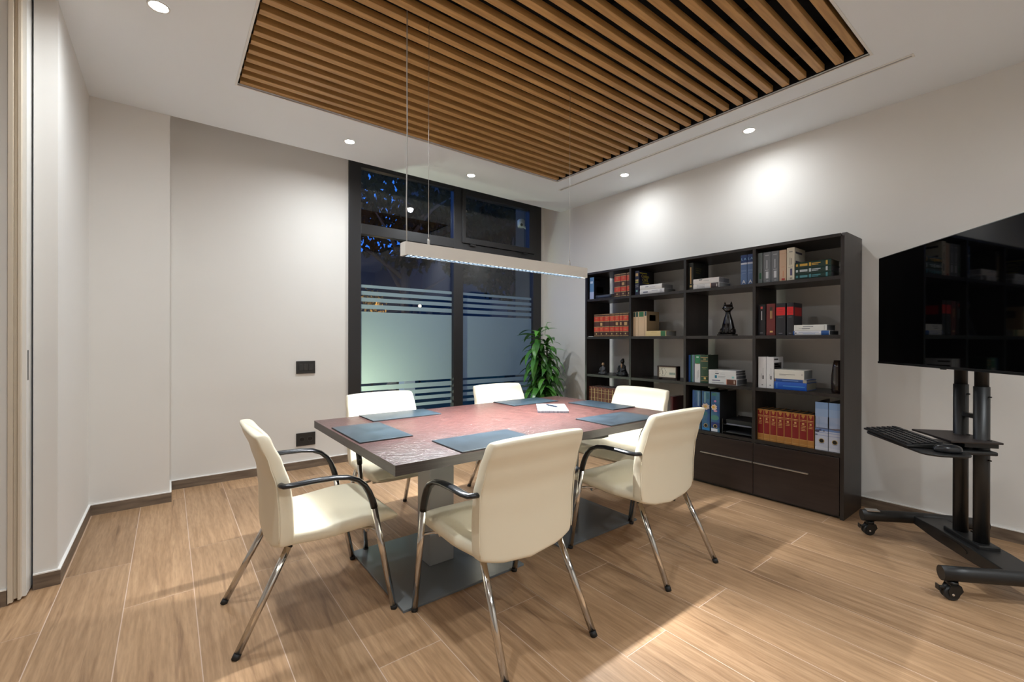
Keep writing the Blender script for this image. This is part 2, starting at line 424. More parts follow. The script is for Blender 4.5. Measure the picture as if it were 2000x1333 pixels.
# ================================================================== WINDOW
wn = thing('window_1', 'tall anthracite window with frosted stripes', None, (2.67, 4.47, 0)); wn['kind'] = 'structure'
FY0, FY1 = 4.445, 4.52
WT = 3.06
part('frame', MB().box(1.404, 1.525, FY0, FY1, 0, WT).box(3.797, 3.935, FY0, FY1, 0, WT).box(2.592, 2.72, FY0, FY1, 0, WT)
     .box(1.525, 2.592, FY0, FY1, 2.94, WT).box(2.72, 3.797, FY0, FY1, 2.955, WT)
     .box(1.525, 2.592, FY0, FY1, 2.27, 2.375).box(2.72, 3.797, FY0, FY1, 2.255, 2.335)
     .box(1.525, 2.592, FY0, FY1, 0, 0.09).box(2.72, 3.797, FY0, FY1, 0, 0.09), M['frame'], wn, bevel=0.003)
sash = part('tilt_sash', MB().box(2.70, 2.745, FY0 - 0.018, FY1 - 0.01, 2.34, 2.965).box(3.715, 3.81, FY0 - 0.018, FY1 - 0.01, 2.34, 2.965)
     .box(2.745, 3.715, FY0 - 0.018, FY1 - 0.01, 2.34, 2.405).box(2.745, 3.715, FY0 - 0.018, FY1 - 0.01, 2.90, 2.965), M['frame'], wn, bevel=0.003)
for x in (2.80, 3.60):
    part('sash_hinge', MB().box(x, x + 0.075, FY0 - 0.028, FY0 - 0.016, 2.315, 2.335), M['tvblack'], sash)
for (x0, x1, z0, z1) in ((1.525, 2.592, 2.375, 2.94), (2.745, 3.715, 2.405, 2.90), (1.525, 2.592, 0.09, 2.27), (2.72, 3.797, 0.09, 2.255)):
    part('pane', MB().box(x0, x1, 4.484, 4.490, z0, z1), M['glass'], wn)
bands = [(1.735, 1.765), (1.661, 1.700), (1.594, 1.634), (1.521, 1.564), (0.757, 1.491), (0.682, 0.731), (0.617, 0.659), (0.549, 0.588), (0.481, 0.513)]
for (x0, x1) in ((1.525, 2.592), (2.72, 3.797)):
    for z0, z1 in bands:
        part('frosted_band', MB().add([(x0 + 0.004, 4.4825, z0), (x1 - 0.004, 4.4825, z0), (x1 - 0.004, 4.4825, z1), (x0 + 0.004, 4.4825, z1)], [(0, 1, 2, 3)]), M['frost'], wn)

# ================================================================== DOWNLIGHTS
def beam(ld, power):
    """reflector beam: intensity falls as cos^power of the angle off the axis"""
    ld.use_nodes = True
    n = ld.node_tree.nodes; l = ld.node_tree.links
    em = [q for q in n if q.type == 'EMISSION'][0]
    tc = n.new('ShaderNodeTexCoord'); sx = n.new('ShaderNodeSeparateXYZ')
    l.new(tc.outputs['Normal'], sx.inputs[0])
    ab = n.new('ShaderNodeMath'); ab.operation = 'ABSOLUTE'; l.new(sx.outputs['Z'], ab.inputs[0])
    pw = n.new('ShaderNodeMath'); pw.operation = 'POWER'; l.new(ab.outputs[0], pw.inputs[0]); pw.inputs[1].default_value = power
    l.new(pw.outputs[0], em.inputs['Strength'])
DL = [(-0.042, 2.826, 'far left by the short wall', 0.46), (1.194, 3.763, 'at the soffit left of the window', 0.62), (2.401, 3.779, 'at the soffit in front of the window', 0.72),
      (3.603, 2.818, 'above the far half of the bookcase', 0.24), (3.611, 1.62, 'above the near half of the bookcase', 0.24),
      (-0.042, 1.62, 'added out of view on the left side for brightness', 0.5), (1.194, -0.83, 'added unseen behind the viewer for brightness, left of the pair', 0.95), (2.401, -0.83, 'added unseen behind the viewer for brightness, right of the pair', 0.95), (-0.042, 0.42, 'added unseen on the left side beside the viewer for brightness', 0.35)]  # these four are assumed outside the view, added to brighten the room
ring_me = MB().rings([[(r * math.cos(2 * PI * k / 28), r * math.sin(2 * PI * k / 28), z) for k in range(28)] for r, z in ((0.036, -0.001), (0.046, -0.004), (0.047, 0.0), (0.036, 0.0))], closed=True).mesh('trim_ring')
ring_me.materials.append(M['white'])
lens_me = MB().lathe([(0.036, -0.0018), (0.036, 0.0)], seg=28).mesh('lens'); lens_me.materials.append(M['glow'])
for i, (x, y, where, f) in enumerate(DL):
    lab = 'round recessed ceiling downlight ' + where if where else 'recessed ceiling downlight outside the view'
    t_ = thing('downlight', lab, 'downlight', (x, y, ZC), group='recessed ceiling downlights')
    link('trim_ring', ring_me, None, t_); link('lens', lens_me, None, t_)
    ld = bpy.data.lights.new('downlight_lamp', 'SPOT'); ld.energy = DOWN_W * f; ld.spot_size = R(176); ld.spot_blend = 0.15; ld.shadow_soft_size = 0.032
    ld.color = (0.885, 0.955, 1.0)
    beam(ld, 1.6 if x > 3 else 1.7)
    lo = bpy.data.objects.new('downlight_lamp', ld); COL.objects.link(lo); lo.parent = t_; lo.location = (0, 0, -0.012)

# ================================================================== PENDANT LAMP
LX0, LX1, LY0, LY1, LZ0, LZ1 = 0.937, 2.267, 2.085, 2.145, 1.632, 1.698
pl = thing('pendant_lamp', 'long white linear pendant lamp hanging over the table', 'lamp', (1.602, 2.115, LZ0))
part('housing', MB().box(LX0, LX1, LY0, LY0 + 0.004, LZ0, LZ1).box(LX0, LX1, LY1 - 0.004, LY1, LZ0, LZ1).box(LX0, LX1, LY0 + 0.004, LY1 - 0.004, LZ1 - 0.004, LZ1)
     .box(LX0, LX0 + 0.012, LY0 + 0.004, LY1 - 0.004, LZ0, LZ1 - 0.004).box(LX1 - 0.012, LX1, LY0 + 0.004, LY1 - 0.004, LZ0, LZ1 - 0.004), M['lampbody'], pl)
part('diffuser', MB().box(LX0 + 0.012, LX1 - 0.012, LY0 + 0.006, LY1 - 0.006, LZ0 + 0.035, LZ0 + 0.038), M['tube'], pl)
lv = MB()
for i in range(44):
    x = LX0 + 0.02 + i * (LX1 - LX0 - 0.04) / 43
    lv.add([(x - 0.001, LY0 + 0.004, LZ0 + 0.02), (x + 0.001, LY0 + 0.004, LZ0 + 0.02), (x + 0.004, LY0 + 0.004, LZ0 + 0.001), (x - 0.004, LY0 + 0.004, LZ0 + 0.001),
            (x - 0.001, LY1 - 0.004, LZ0 + 0.02), (x + 0.001, LY1 - 0.004, LZ0 + 0.02), (x + 0.004, LY1 - 0.004, LZ0 + 0.001), (x - 0.004, LY1 - 0.004, LZ0 + 0.001)],
           [(0, 1, 2, 3), (7, 6, 5, 4), (0, 4, 5, 1), (1, 5, 6, 2), (2, 6, 7, 3), (3, 7, 4, 0)])
lv.box(LX0 + 0.012, LX1 - 0.012, LY0 + 0.003, LY0 + 0.0055, LZ0, LZ0 + 0.012).box(LX0 + 0.012, LX1 - 0.012, LY1 - 0.0055, LY1 - 0.003, LZ0, LZ0 + 0.012)
lo_ = part('louver', lv, M['louver'], pl); lo_['kind'] = 'stuff'
for x in (1.081, 2.125):
    part('suspension_wire', MB().tube([(x, 2.115, LZ1), (x, 2.115, 2.9)], 0.0012, 6), M['alu'], pl)
    part('wire_gripper', MB().lathe([(0.007, 0), (0.007, 0.03), (0.003, 0.042)], (x, 2.115, LZ1), 10), M['alu'], pl)
part('power_cable', MB().tube([(0.958, 2.115, LZ1), (0.956, 2.115, 1.9), (0.960, 2.115, 2.3), (0.957, 2.115, 2.6), (0.958, 2.115, 2.9)], 0.0032, 8), M['cable'], pl)
pd = bpy.data.lights.new('pendant_light', 'AREA'); pd.shape = 'RECTANGLE'; pd.size = LX1 - LX0 - 0.04; pd.size_y = 0.036; pd.energy = PEND_W; pd.color = (0.93, 0.97, 1.0); pd.spread = R(125)
po = bpy.data.objects.new('pendant_light', pd); COL.objects.link(po); po.parent = pl; po.location = (0, 0, 0.024)

# ================================================================== TABLE
tb = thing('conference_table', 'dark reddish-brown wooden conference table on two silver pedestals', 'table', (1.607, 2.115, 0))
TX0, TX1, TY0, TY1, TZ = 0.657, 2.557, 1.545, 2.690, 0.74
part('table_top', MB().box(TX0, TX1, TY0, TY1, 0.738, TZ), M['table'], tb)
part('edge_band', MB().box(TX0, TX1, TY0, TY1, 0.700, 0.7379), M['tableedge'], tb)
for px0, px1 in ((0.815, 1.498), (1.79, 2.472)):
    c = (px0 + px1) / 2
    part('pedestal', MB().box(c - 0.072, c + 0.072, 2.10, 2.245, 0.012, 0.70), M['pedestal'], tb, bevel=0.003)
    part('base_plate', MB().box(px0, px1, 1.826, 2.519, 0.0, 0.012), M['plate'], tb, bevel=0.002)

# ================================================================== CHAIRS
def rrect(hw, ht, n=5.0, seg=36):
    out = []
    for k in range(seg):
        a = 2 * PI * k / seg; c, s = math.cos(a), math.sin(a)
        out.append((hw * math.copysign(abs(c) ** (2 / n), c), ht * math.copysign(abs(s) ** (2 / n), s)))
    return out
def lerp(t, pts):
    for (a, va), (b, vb) in zip(pts, pts[1:]):
        if t <= b:
            f = (t - a) / (b - a) if b > a else 0
            f = f * f * (3 - 2 * f) * 0.5 + f * 0.5
            return va + (vb - va) * f
    return pts[-1][1]
CH_REAR = [(0.30, 0.128), (0.50, 0.126), (0.62, 0.118), (0.72, 0.092), (0.80, 0.062), (0.86, 0.040)]
def make_backrest():
    rings = []; ns = 34
    for i in range(ns + 1):
        t = i / ns
        tt = 0.5 - 0.5 * math.cos(PI * t)
        e = min(tt, 1 - tt); rr = 0.030
        k = math.sqrt(max(0.0, 1 - (1 - min(e / rr, 1)) ** 2)) * 0.96 + 0.04
        zmid = 0.335 + (0.838 - 0.335) * tt
        ht = lerp(zmid, [(0.33, 0.036), (0.5, 0.034), (0.68, 0.032), (0.84, 0.030)]) * (0.45 + 0.55 * k)
        hw = lerp(zmid, [(0.33, 0.238), (0.45, 0.244), (0.62, 0.246), (0.75, 0.240), (0.84, 0.234)])
        hw *= 0.965 + 0.035 * min(1, e / 0.06) ** 0.5
        uc = lerp(zmid, CH_REAR) + lerp(zmid, [(0.33, 0.036), (0.5, 0.034), (0.68, 0.030), (0.84, 0.026)])
        ring = []
        for (w, d) in rrect(hw, ht, 7.0, 48):
            q = w / 0.246
            z = zmid + (0.050 * q * q) * (1 - tt) ** 2 - 0.010 * abs(q) ** 3 * tt ** 4
            ring.append((uc + d + 0.012 * q * q, w, z))
        rings.append(ring)
    return MB().rings(rings)
def make_piping(s):
    # seam running down a rear side edge
    pts = []
    for i in range(21):
        z = 0.40 + (0.815 - 0.40) * i / 20
        hw = lerp(z, [(0.33, 0.232), (0.45, 0.242), (0.62, 0.246), (0.75, 0.238), (0.84, 0.229)])
        pts.append((lerp(z, CH_REAR) + 0.018, hw * 0.994, z))
    return MB().tube([(x, s * y, z) for x, y, z in pts], 0.0022, 6)
def make_seat():
    rings = []; ns = 30
    for i in range(ns + 1):
        t = i / ns; tt = 0.5 - 0.5 * math.cos(PI * t)
        u = 0.155 + (0.640 - 0.155) * tt
        e = min(tt, 1 - tt); k = math.sqrt(max(0, 1 - (1 - min(e / 0.07, 1)) ** 2)) * 0.95 + 0.05
        ztop = lerp(u, [(0.15, 0.442), (0.30, 0.432), (0.48, 0.447), (0.58, 0.444), (0.64, 0.410)])
        zbot = lerp(u, [(0.15, 0.362), (0.35, 0.358), (0.55, 0.366), (0.64, 0.372)])
        hw = lerp(u, [(0.15, 0.232), (0.35, 0.248), (0.55, 0.252), (0.64, 0.238)])
        zc = (ztop + zbot) / 2; ht = (ztop - zbot) / 2 * k
        hw *= 0.95 + 0.05 * min(1, e / 0.06) ** 0.5
        ring = []
        for (w, d) in rrect(hw, ht, 3.6, 36):
            q = w / 0.25
            ring.append((u, w, zc + d + (0.012 * (abs(q) ** 2 - 0.5) if d > 0 else 0)))
        rings.append(ring)
    return MB().rings(rings)
def make_chair():
    t = thing('armchair', 'x', 'chair')
    bk = link('backrest', make_backrest().mesh('backrest'), M['leather'], t)
    for s in (1, -1):
        link('piping', make_piping(s).mesh('piping'), M['leather'], bk)
    link('seat', make_seat().mesh('seat'), M['leather'], t)
    for s in (1, -1):
        arm = [(0.150, s * 0.236, 0.630), (0.150, s * 0.262, 0.632), (0.158, s * 0.281, 0.633), (0.185, s * 0.286, 0.634), (0.26, s * 0.286, 0.636), (0.34, s * 0.286, 0.634), (0.395, s * 0.286, 0.626),
               (0.435, s * 0.286, 0.608), (0.465, s * 0.286, 0.580), (0.485, s * 0.286, 0.545), (0.500, s * 0.286, 0.505), (0.508, s * 0.286, 0.475)]
        link('armrest', MB().tube(arm, [0.012, 0.013, 0.018] + [0.021] * 5 + [0.019, 0.017, 0.016, 0.015], 14, ry=[0.010, 0.010, 0.010] + [0.0105] * 5 + [0.012, 0.013, 0.0145, 0.015], up=(0, 0, 1)).mesh('armrest'), M['armblack'], t)
        lg = link('leg', MB().tube([(0.503, s * 0.286, 0.495), (0.598, s * 0.281, 0.014)], 0.0138, 14).mesh('leg'), M['chrome'], t)
        link('foot_cap', MB().tube([(0.5975, s * 0.281, 0.018), (0.601, s * 0.281, 0.0)], 0.0143, 14).mesh('foot_cap'), M['rubber'], lg)
        lg = link('leg', MB().tube([(0.188, s * 0.196, 0.365), (0.007, s * 0.222, 0.014)], 0.0138, 14).mesh('leg'), M['chrome'], t)
        link('foot_cap', MB().tube([(0.0095, s * 0.2217, 0.019), (0.0, s * 0.223, 0.0)], 0.0143, 14).mesh('foot_cap'), M['rubber'], lg)
        link('leg_plug', MB().tube([(0.188, s * 0.196, 0.364), (0.190, s * 0.1957, 0.368)], 0.0142, 14).mesh('leg_plug'), M['rubber'], lg)
        link('side_rail', MB().tube([(0.526, s * 0.283, 0.366), (0.515, s * 0.23, 0.366), (0.44, s * 0.165, 0.362), (0.20, s * 0.160, 0.362)], 0.007, 8).mesh('side_rail'), M['chrome'], t)
    link('cross_bar', MB().tube([(0.190, -0.195, 0.358), (0.190, 0.195, 0.358)], 0.0105, 10).mesh('cross_bar'), M['chrome'], t)
    link('cross_bar', MB().tube([(0.505, -0.21, 0.351), (0.505, 0.21, 0.351)], 0.0085, 10).mesh('cross_bar'), M['chrome'], t)
    return t
ch0 = make_chair()
chairs = [((0.198, 2.170), 0, 'cream leather armchair alone at the left head of the table'),
          ((1.143, 1.214), 90, 'cream leather armchair nearest the viewer, its back turned, in front of the table'),
          ((2.120, 1.217), 90, 'cream leather armchair at the near side of the table, closest to the television cart'),
          ((1.170, 3.100), -90, 'cream leather armchair across the table, beside the wall socket'),
          ((2.178, 3.100), -90, 'cream leather armchair across the table, in front of the potted plant and window mullion'),
          ((3.010, 2.116), 180, 'cream leather armchair at the right head of the table, against the bookcase')]
for i, ((x, y), a, lab) in enumerate(chairs):
    o = ch0 if i == 0 else copy_tree(ch0)
    o.location = (x, y, 0); o.rotation_euler = (0, 0, R(a))
    tag(o, lab, 'chair', 'cream armchairs around the table')

# ================================================================== THINGS ON THE TABLE
def desk_pad(x0, x1, y0, y1, label):
    t = thing('desk_pad', label, 'desk pad', ((x0 + x1) / 2, (y0 + y1) / 2, TZ), group='navy desk pads on the table')
    part('pad_board', MB().box(x0, x1, y0, y1, TZ + 0.0005, TZ + 0.004), M['padedge'], t)
    part('leather_top', MB().box(x0 + 0.001, x1 - 0.001, y0 + 0.001, y1 - 0.001, TZ + 0.004, TZ + 0.0062), M['pad'], t, bevel=0.001)
desk_pad(0.670, 0.925, 1.965, 2.397, 'navy leather desk pad at the left head of the table')
desk_pad(0.910, 1.340, 2.444, 2.686, 'navy leather desk pad on the far side, left, before the chair by the socket')
desk_pad(1.905, 2.330, 2.432, 2.684, 'navy leather desk pad on the far side, right, before the plant')
desk_pad(2.320, 2.553, 1.902, 2.320, 'navy leather desk pad at the right head of the table, before the bookcase')
desk_pad(1.876, 2.306, 1.549, 1.815, 'navy leather desk pad on the near side, right of the notebook')
desk_pad(0.944, 1.368, 1.549, 1.812, 'navy leather desk pad on the near side, before the chair nearest the viewer')
nb = thing('notebook', 'white spiral notebook lying askew on the table', 'notebook', (2.028, 2.182, TZ), R(50.9))
link('back_cover', MB().box(-0.149, 0.149, -0.098, 0.098, 0.0005, 0.003).mesh('back_cover'), cm(40, 45, 60, 0.5), nb)
link('pages', MB().box(-0.146, 0.148, -0.097, 0.097, 0.003, 0.013).mesh('pages'), cm(120, 120, 126, 0.7), nb)
link('front_cover', MB().box(-0.149, 0.149, -0.098, 0.098, 0.013, 0.0145).mesh('front_cover'), pbr('white_cover', (0.30, 0.30, 0.315), 0.6, spec=0.2), nb)
sp = MB()
for i in range(22):
    y = -0.09 + i * 0.18 / 21
    sp.tube([(-0.143 + 0.008 * math.cos(a) - 0.004, y, 0.0075 + 0.009 * math.sin(a)) for a in [2 * PI * k / 10 for k in range(11)]], 0.0008, 5)
link('spiral_binding', sp.mesh('spiral_binding'), M['alu'], nb)
pn = thing('ballpoint_pen', 'dark blue ballpoint pen lying on the white notebook', 'pen', (2.05, 2.20, TZ + 0.0147), R(-98))
link('barrel', MB().tube([(-0.068, 0, 0.005), (-0.062, 0, 0.005), (0.05, 0, 0.005), (0.066, 0, 0.005)], [0.0035, 0.0055, 0.0055, 0.0014], 10).mesh('barrel'), pbr('pen_navy', (0.004, 0.008, 0.016), 0.5, spec=0.2), pn)
link('clip', MB().box(-0.066, -0.028, -0.0012, 0.0012, 0.0098, 0.0108).mesh('clip'), M['alu'], pn)

# ================================================================== BOOKCASE
BX0, BX1 = 3.565, 3.945
SH = [0.442, 0.843, 1.244, 1.645]            # upper faces of the boards
YD = [3.31, 2.722, 2.140, 1.560, 0.981]      # outer ends and divider centres
bc = thing('bookcase', 'wide dark wenge bookcase with open shelves and drawers along the right wall', 'bookcase', (3.75, 2.145, 0))
def endpoly():
    pts = [(BX0, 0.0), (BX1, 0.0), (BX1, 1.938)]
    rr = 0.05
    pts += [(BX0 + rr - rr * math.sin(a), 1.938 - rr + rr * math.cos(a)) for a in [PI / 2 * k / 6 for k in range(7)]]
    return pts
part('end_panel', MB().prism(endpoly(), 'y', 0.981, 1.003), M['case'], bc)
part('end_panel', MB().prism(endpoly(), 'y', 3.288, 3.310), M['case'], bc)
part('top_board', MB().box(BX0 + 0.004, 3.998, 1.003, 3.288, 1.908, 1.930), M['case'], bc, bevel=0.002)
for y in YD[1:4]:
    part('divider', MB().box(BX0 + 0.004, BX1, y - 0.011, y + 0.011, 0.03, 1.908), M['case'], bc)
for z in SH:
    for a, b in zip(YD, YD[1:]):
        ya, yb = (b + (0.022 if b == 0.981 else 0.011)), (a - (0.022 if a == 3.31 else 0.011))
        part('shelf', MB().box(BX0 + 0.006, BX1, ya, yb, z - 0.024, z), M['case'], bc)
part('plinth', MB().box(BX0 + 0.03, BX1, 1.003, 3.288, 0, 0.03), M['case'], bc)
for i, (a, b) in enumerate(zip(YD, YD[1:])):
    ya, yb = (b + (0.025 if b == 0.981 else 0.002)), (a - (0.025 if a == 3.31 else 0.002))
    dr = part('drawer', MB().box(BX0 - 0.004, BX0 + 0.016, ya, yb, 0.022, 0.414), M['drawer'], bc, bevel=0.0015)
    ha, hb = (yb - 0.37, yb) if i % 2 else (ya, ya + 0.37)
    if i == 3: ha, hb = 1.185, 1.556
    if i == 2: ha, hb = 1.566, 1.985
    part('handle', MB().box(BX0 - 0.016, BX0 - 0.004, ha, hb, 0.262, 0.270), M['alu'], dr)

# ------------------------------------------------------------------ books
book_mesh = {}
def uboards(th, h, d, rnd=0.35):
    """spine and two boards; spine toward -x; thickness along y, height along z, base at z=0, origin at base centre"""
    key = ('b', round(th, 4), round(h, 4), round(d, 4))
    if key in book_mesh: return book_mesh[key]
    bd = min(0.0028, th * 0.12)
    out = []; n = 6
    for k in range(n + 1):
        y = -th / 2 + th * k / n
        out.append((-d / 2 - rnd * 0.010 * (1 - (2 * y / th) ** 2), y))
    inn = [(-d / 2 + 0.003, th / 2 - bd), (d / 2, th / 2 - bd), (d / 2, th / 2)]
    poly = [(d / 2, -th / 2)] + out + [(d / 2, th / 2), (d / 2, th / 2 - bd), (-d / 2 + 0.004, th / 2 - bd), (-d / 2 + 0.004, -th / 2 + bd), (d / 2, -th / 2 + bd)]
    bm = bmesh.new()
    vs0 = [bm.verts.new((x, y, 0)) for x, y in poly]; f = bm.faces.new(vs0)
    ex = bmesh.ops.extrude_face_region(bm, geom=[f])
    bmesh.ops.translate(bm, vec=(0, 0, h), verts=[v for v in ex['geom'] if isinstance(v, bmesh.types.BMVert)])
    bmesh.ops.recalc_face_normals(bm, faces=bm.faces)
    me = bpy.data.meshes.new('cover'); bm.to_mesh(me); bm.free()
    return me
def book(label, y_left, y_right, z0, h, d, col, xs=3.60, rough=0.45, deco=(), lying=False, top=None, pages=True, group=None, name='book', pagecol=None, yaw=0.0, rnd=0.35):
    """standing: fills y_right..y_left, spine at x=xs. lying: y_left..y_right is its height, z0..top its thickness."""
    t = thing(name, label, 'book' if name == 'book' else name.replace('_', ' '), group=group)
    if lying:
        H = y_left - y_right; th = top - z0
        t.location = (xs + d / 2, y_left, z0 + th / 2)
        t.rotation_euler = (R(90), 0, yaw)
    else:
        H = h; th = y_left - y_right - 0.0012
        t.location = (xs + d / 2, (y_left + y_right) / 2, z0 + 0.0006)
        t.rotation_euler = (0, 0, yaw)
    me = uboards(th, H, d, rnd)
    link('cover', me, cm(*col, rough), t)
    if pages:
        bd = min(0.0028, th * 0.12)
        link('page_block', MB().box(-d / 2 + 0.0045, d / 2 - 0.004, -th / 2 + bd + 0.0002, th / 2 - bd - 0.0002, 0.003, H - 0.003).mesh('page_block'), M['pages'] if pagecol is None else cm(*pagecol, 0.8), t)
    for it in deco:
        kind = it[0]
        if kind == 'band':        # ('band', z0, z1, w0, w1, colour[, material]) on the spine; fractions
            _, a, b, w0, w1, c = it[:6]
            mb = MB(); n = 4
            ys = [-th / 2 + th * (w0 + (w1 - w0) * k / n) for k in range(n + 1)]
            fr = [(-d / 2 - rnd * 0.010 * (1 - (2 * y / th) ** 2) - 0.0006, y) for y in ys]
            bk = [(-d / 2 - rnd * 0.010 * (1 - (2 * y / th) ** 2) + 0.0004, y) for y in reversed(ys)]
            poly = fr + bk
            mb.prism(poly, 'z', a * H, b * H)
            link(it[6] if len(it) > 6 else 'spine_label', mb.mesh('spine_label'), c if not isinstance(c, tuple) else cm(*c, 0.45), t)
        elif kind == 'cov':       # ('cov', x0, x1, z0, z1, colour) on the right-hand cover
            _, x0, x1, a, b, c = it
            link('cover_panel', MB().box(-d / 2 + x0 * d, -d / 2 + x1 * d, -th / 2 - 0.0006, -th / 2 + 0.0004, a * H, b * H).mesh('cover_panel'), c if not isinstance(c, tuple) else cm(*c, 0.45), t)
        elif kind == 'covtext':   # ('covtext', body, size, x, z, colour) lettering on the right-hand cover
            _, body, size, x, z, c = it
            tm = text_mesh(body, size)
            o = link('lettering', tm, cm(*c, 0.4), t, (-d / 2 + x * d, -th / 2 - 0.0008, z * H))
            o.rotation_euler = (R(90), 0, 0)
        elif kind == 'sptext':    # lettering on the spine; rot in degrees about the viewing axis
            _, body, size, w, z, c, rot = it
            tm = text_mesh(body, size)
            o = link('lettering', tm, cm(*c, 0.4), t, (-d / 2 - rnd * 0.010 - 0.0009, -th / 2 + th * w, z * H))
            o.matrix_local = Matrix.Translation(o.location) @ Matrix.Rotation(R(-90), 4, 'Z') @ Matrix.Rotation(R(90), 4, 'X') @ Matrix.Rotation(R(rot), 4, 'Z')
    return t
GOLD = M['gold']
REDL = (196, 58, 38); BRN = (72, 36, 26); TAN = (186, 150, 100)
def law_deco(seed):
    r = random.Random(seed)
    d = [('band', 0.68, 0.88, 0.02, 0.98, REDL), ('band', 0.23, 0.41, 0.02, 0.98, REDL)]
    for z in (0.02, 0.205, 0.42, 0.66, 0.885, 0.965):
        d.append(('band', z, z + 0.018, 0.01, 0.99, GOLD, 'gilt_line'))
    d.append(('band', 0.09, 0.15, 0.40, 0.60, GOLD, 'gilt_ornament'))
    if r.random() < 0.75:
        d.append(('band', 0.47 + 0.02 * r.random(), 0.61, 0.22 + 0.1 * r.random(), 0.72, TAN, 'gilt_ornament'))
    for z in (0.74, 0.79, 0.83, 0.29, 0.34):
        d.append(('band', z, z + 0.014, 0.3, 0.7, TAN, 'gilt_line'))
    return d
ORD = ['leftmost', 'second', 'third', 'fourth', 'fifth', 'sixth', 'seventh', 'eighth', 'ninth', 'tenth', 'eleventh']
S4, S3, S2, S1 = SH
# row 1 (top), column 1
book('blue book with a dark orange-striped cover in the top left corner of the bookcase', 3.277, 3.217, S1, 0.235, 0.19, (86, 128, 176), deco=[('band', 0.0, 0.34, 0.0, 1.0, (172, 184, 222)), ('band', 0.72, 0.82, 0.2, 0.8, (190, 205, 230)),
     ('cov', 0.0, 1.0, 0.0, 1.0, (20, 20, 30)), ('cov', 0.01, 0.45, 0.86, 0.93, (205, 100, 30)), ('cov', 0.22, 0.8, 0.30, 0.58, (28, 56, 84)), ('cov', 0.3, 0.72, 0.48, 0.51, (130, 150, 165)), ('cov', 0.34, 0.66, 0.42, 0.445, (120, 140, 155))])
book('dark navy book lying flat beside the blue book on the top shelf', 3.200, 2.990, S1, 0, 0.15, (22, 26, 46), xs=3.61, lying=True, top=S1 + 0.038, deco=[('band', 0.15, 0.85, 0.45, 0.7, (70, 80, 105))])
for i, (a, b) in enumerate(((2.943, 2.866), (2.865, 2.793), (2.789, 2.735))):
    book('%s of three brown law volumes with red bands on the top shelf' % ORD[i], a, b, S1, 0.232, 0.19, BRN, deco=law_deco(i), group='brown and red law volumes, top shelf')
# row 1 column 2
book('dark navy legal code book standing on the top shelf with yellow cover lettering', 2.690, 2.640, S1, 0.235, 0.17, (22, 26, 56), deco=[('band', 0.78, 0.90, 0.2, 0.8, TAN), ('band', 0.58, 0.64, 0.15, 0.85, GOLD), ('band', 0.50, 0.56, 0.15, 0.85, (170, 165, 80)), ('band', 0.40, 0.42, 0.15, 0.85, (150, 150, 150)), ('band', 0.33, 0.35, 0.15, 0.85, (150, 150, 150)), ('band', 0.13, 0.21, 0.3, 0.7, (110, 165, 160)),
     ('cov', 0.05, 0.75, 0.90, 0.93, (206, 196, 52)), ('cov', 0.32, 0.95, 0.505, 0.53, (206, 196, 52)), ('covtext', 'Código', 0.042, 0.58, 0.79, (206, 190, 80)), ('covtext', 'CIVIL', 0.042, 0.58, 0.63, (206, 190, 80))])
book('lower of two white books lying by the navy code book, top shelf', 2.629, 2.364, S1, 0, 0.19, (222, 220, 222), lying=True, top=S1 + 0.044, deco=[('band', 0.14, 0.34, 0.35, 0.6, (90, 95, 120)), ('band', 0.5, 0.75, 0.62, 0.72, (150, 150, 165)), ('band', 0.84, 0.86, 0.15, 0.85, (150, 150, 155)), ('band', 0.90, 0.92, 0.15, 0.85, (130, 130, 140))], pagecol=(150, 150, 150))
book('upper of two white books lying by the navy code book, top shelf', 2.629, 2.388, S1 + 0.0455, 0, 0.18, (226, 224, 224), lying=True, top=S1 + 0.088, deco=[('band', 0.26, 0.4, 0.5, 0.66, (110, 115, 135)), ('band', 0.45, 0.7, 0.4, 0.5, (170, 170, 180))], pagecol=(150, 150, 150))
# row 1 column 3
book('black book with a gilt spine line and dark green cover on the top shelf', 2.128, 2.079, S1, 0.235, 0.16, (30, 32, 30), deco=[('band', 0.22, 0.84, 0.34, 0.56, TAN), ('band', 0.10, 0.17, 0.25, 0.65, GOLD), ('cov', 0.2, 0.85, 0.80, 0.82, (78, 74, 40)), ('cov', 0.25, 0.8, 0.72, 0.75, (84, 80, 44)), ('cov', 0.25, 0.7, 0.63, 0.67, (84, 74, 36)), ('cov', 0.2, 0.85, 0.5, 0.51, (66, 62, 40))])
book('white book with a brown spine end lying under another, top shelf', 2.078, 1.850, S1, 0, 0.19, (222, 221, 222), lying=True, top=S1 + 0.044, deco=[('band', 0.70, 0.975, 0.03, 0.97, (66, 50, 54)), ('band', 0.68, 0.70, 0.03, 0.97, (215, 150, 90)), ('band', 0.90, 0.935, 0.2, 0.8, (220, 215, 210)), ('band', 0.14, 0.46, 0.2, 0.28, (150, 152, 160)), ('band', 0.14, 0.46, 0.45, 0.53, (130, 132, 140)), ('band', 0.14, 0.46, 0.7, 0.78, (150, 152, 160))], pagecol=(165, 165, 165))
book('plain white book lying on the brown-ended white book, top shelf', 2.078, 1.852, S1 + 0.0455, 0, 0.18, (228, 224, 223), lying=True, top=S1 + 0.088, deco=[('band', 0.23, 0.36, 0.68, 0.84, (90, 90, 100)), ('band', 0.4, 0.62, 0.5, 0.6, (180, 180, 185))], pagecol=(150, 150, 155))
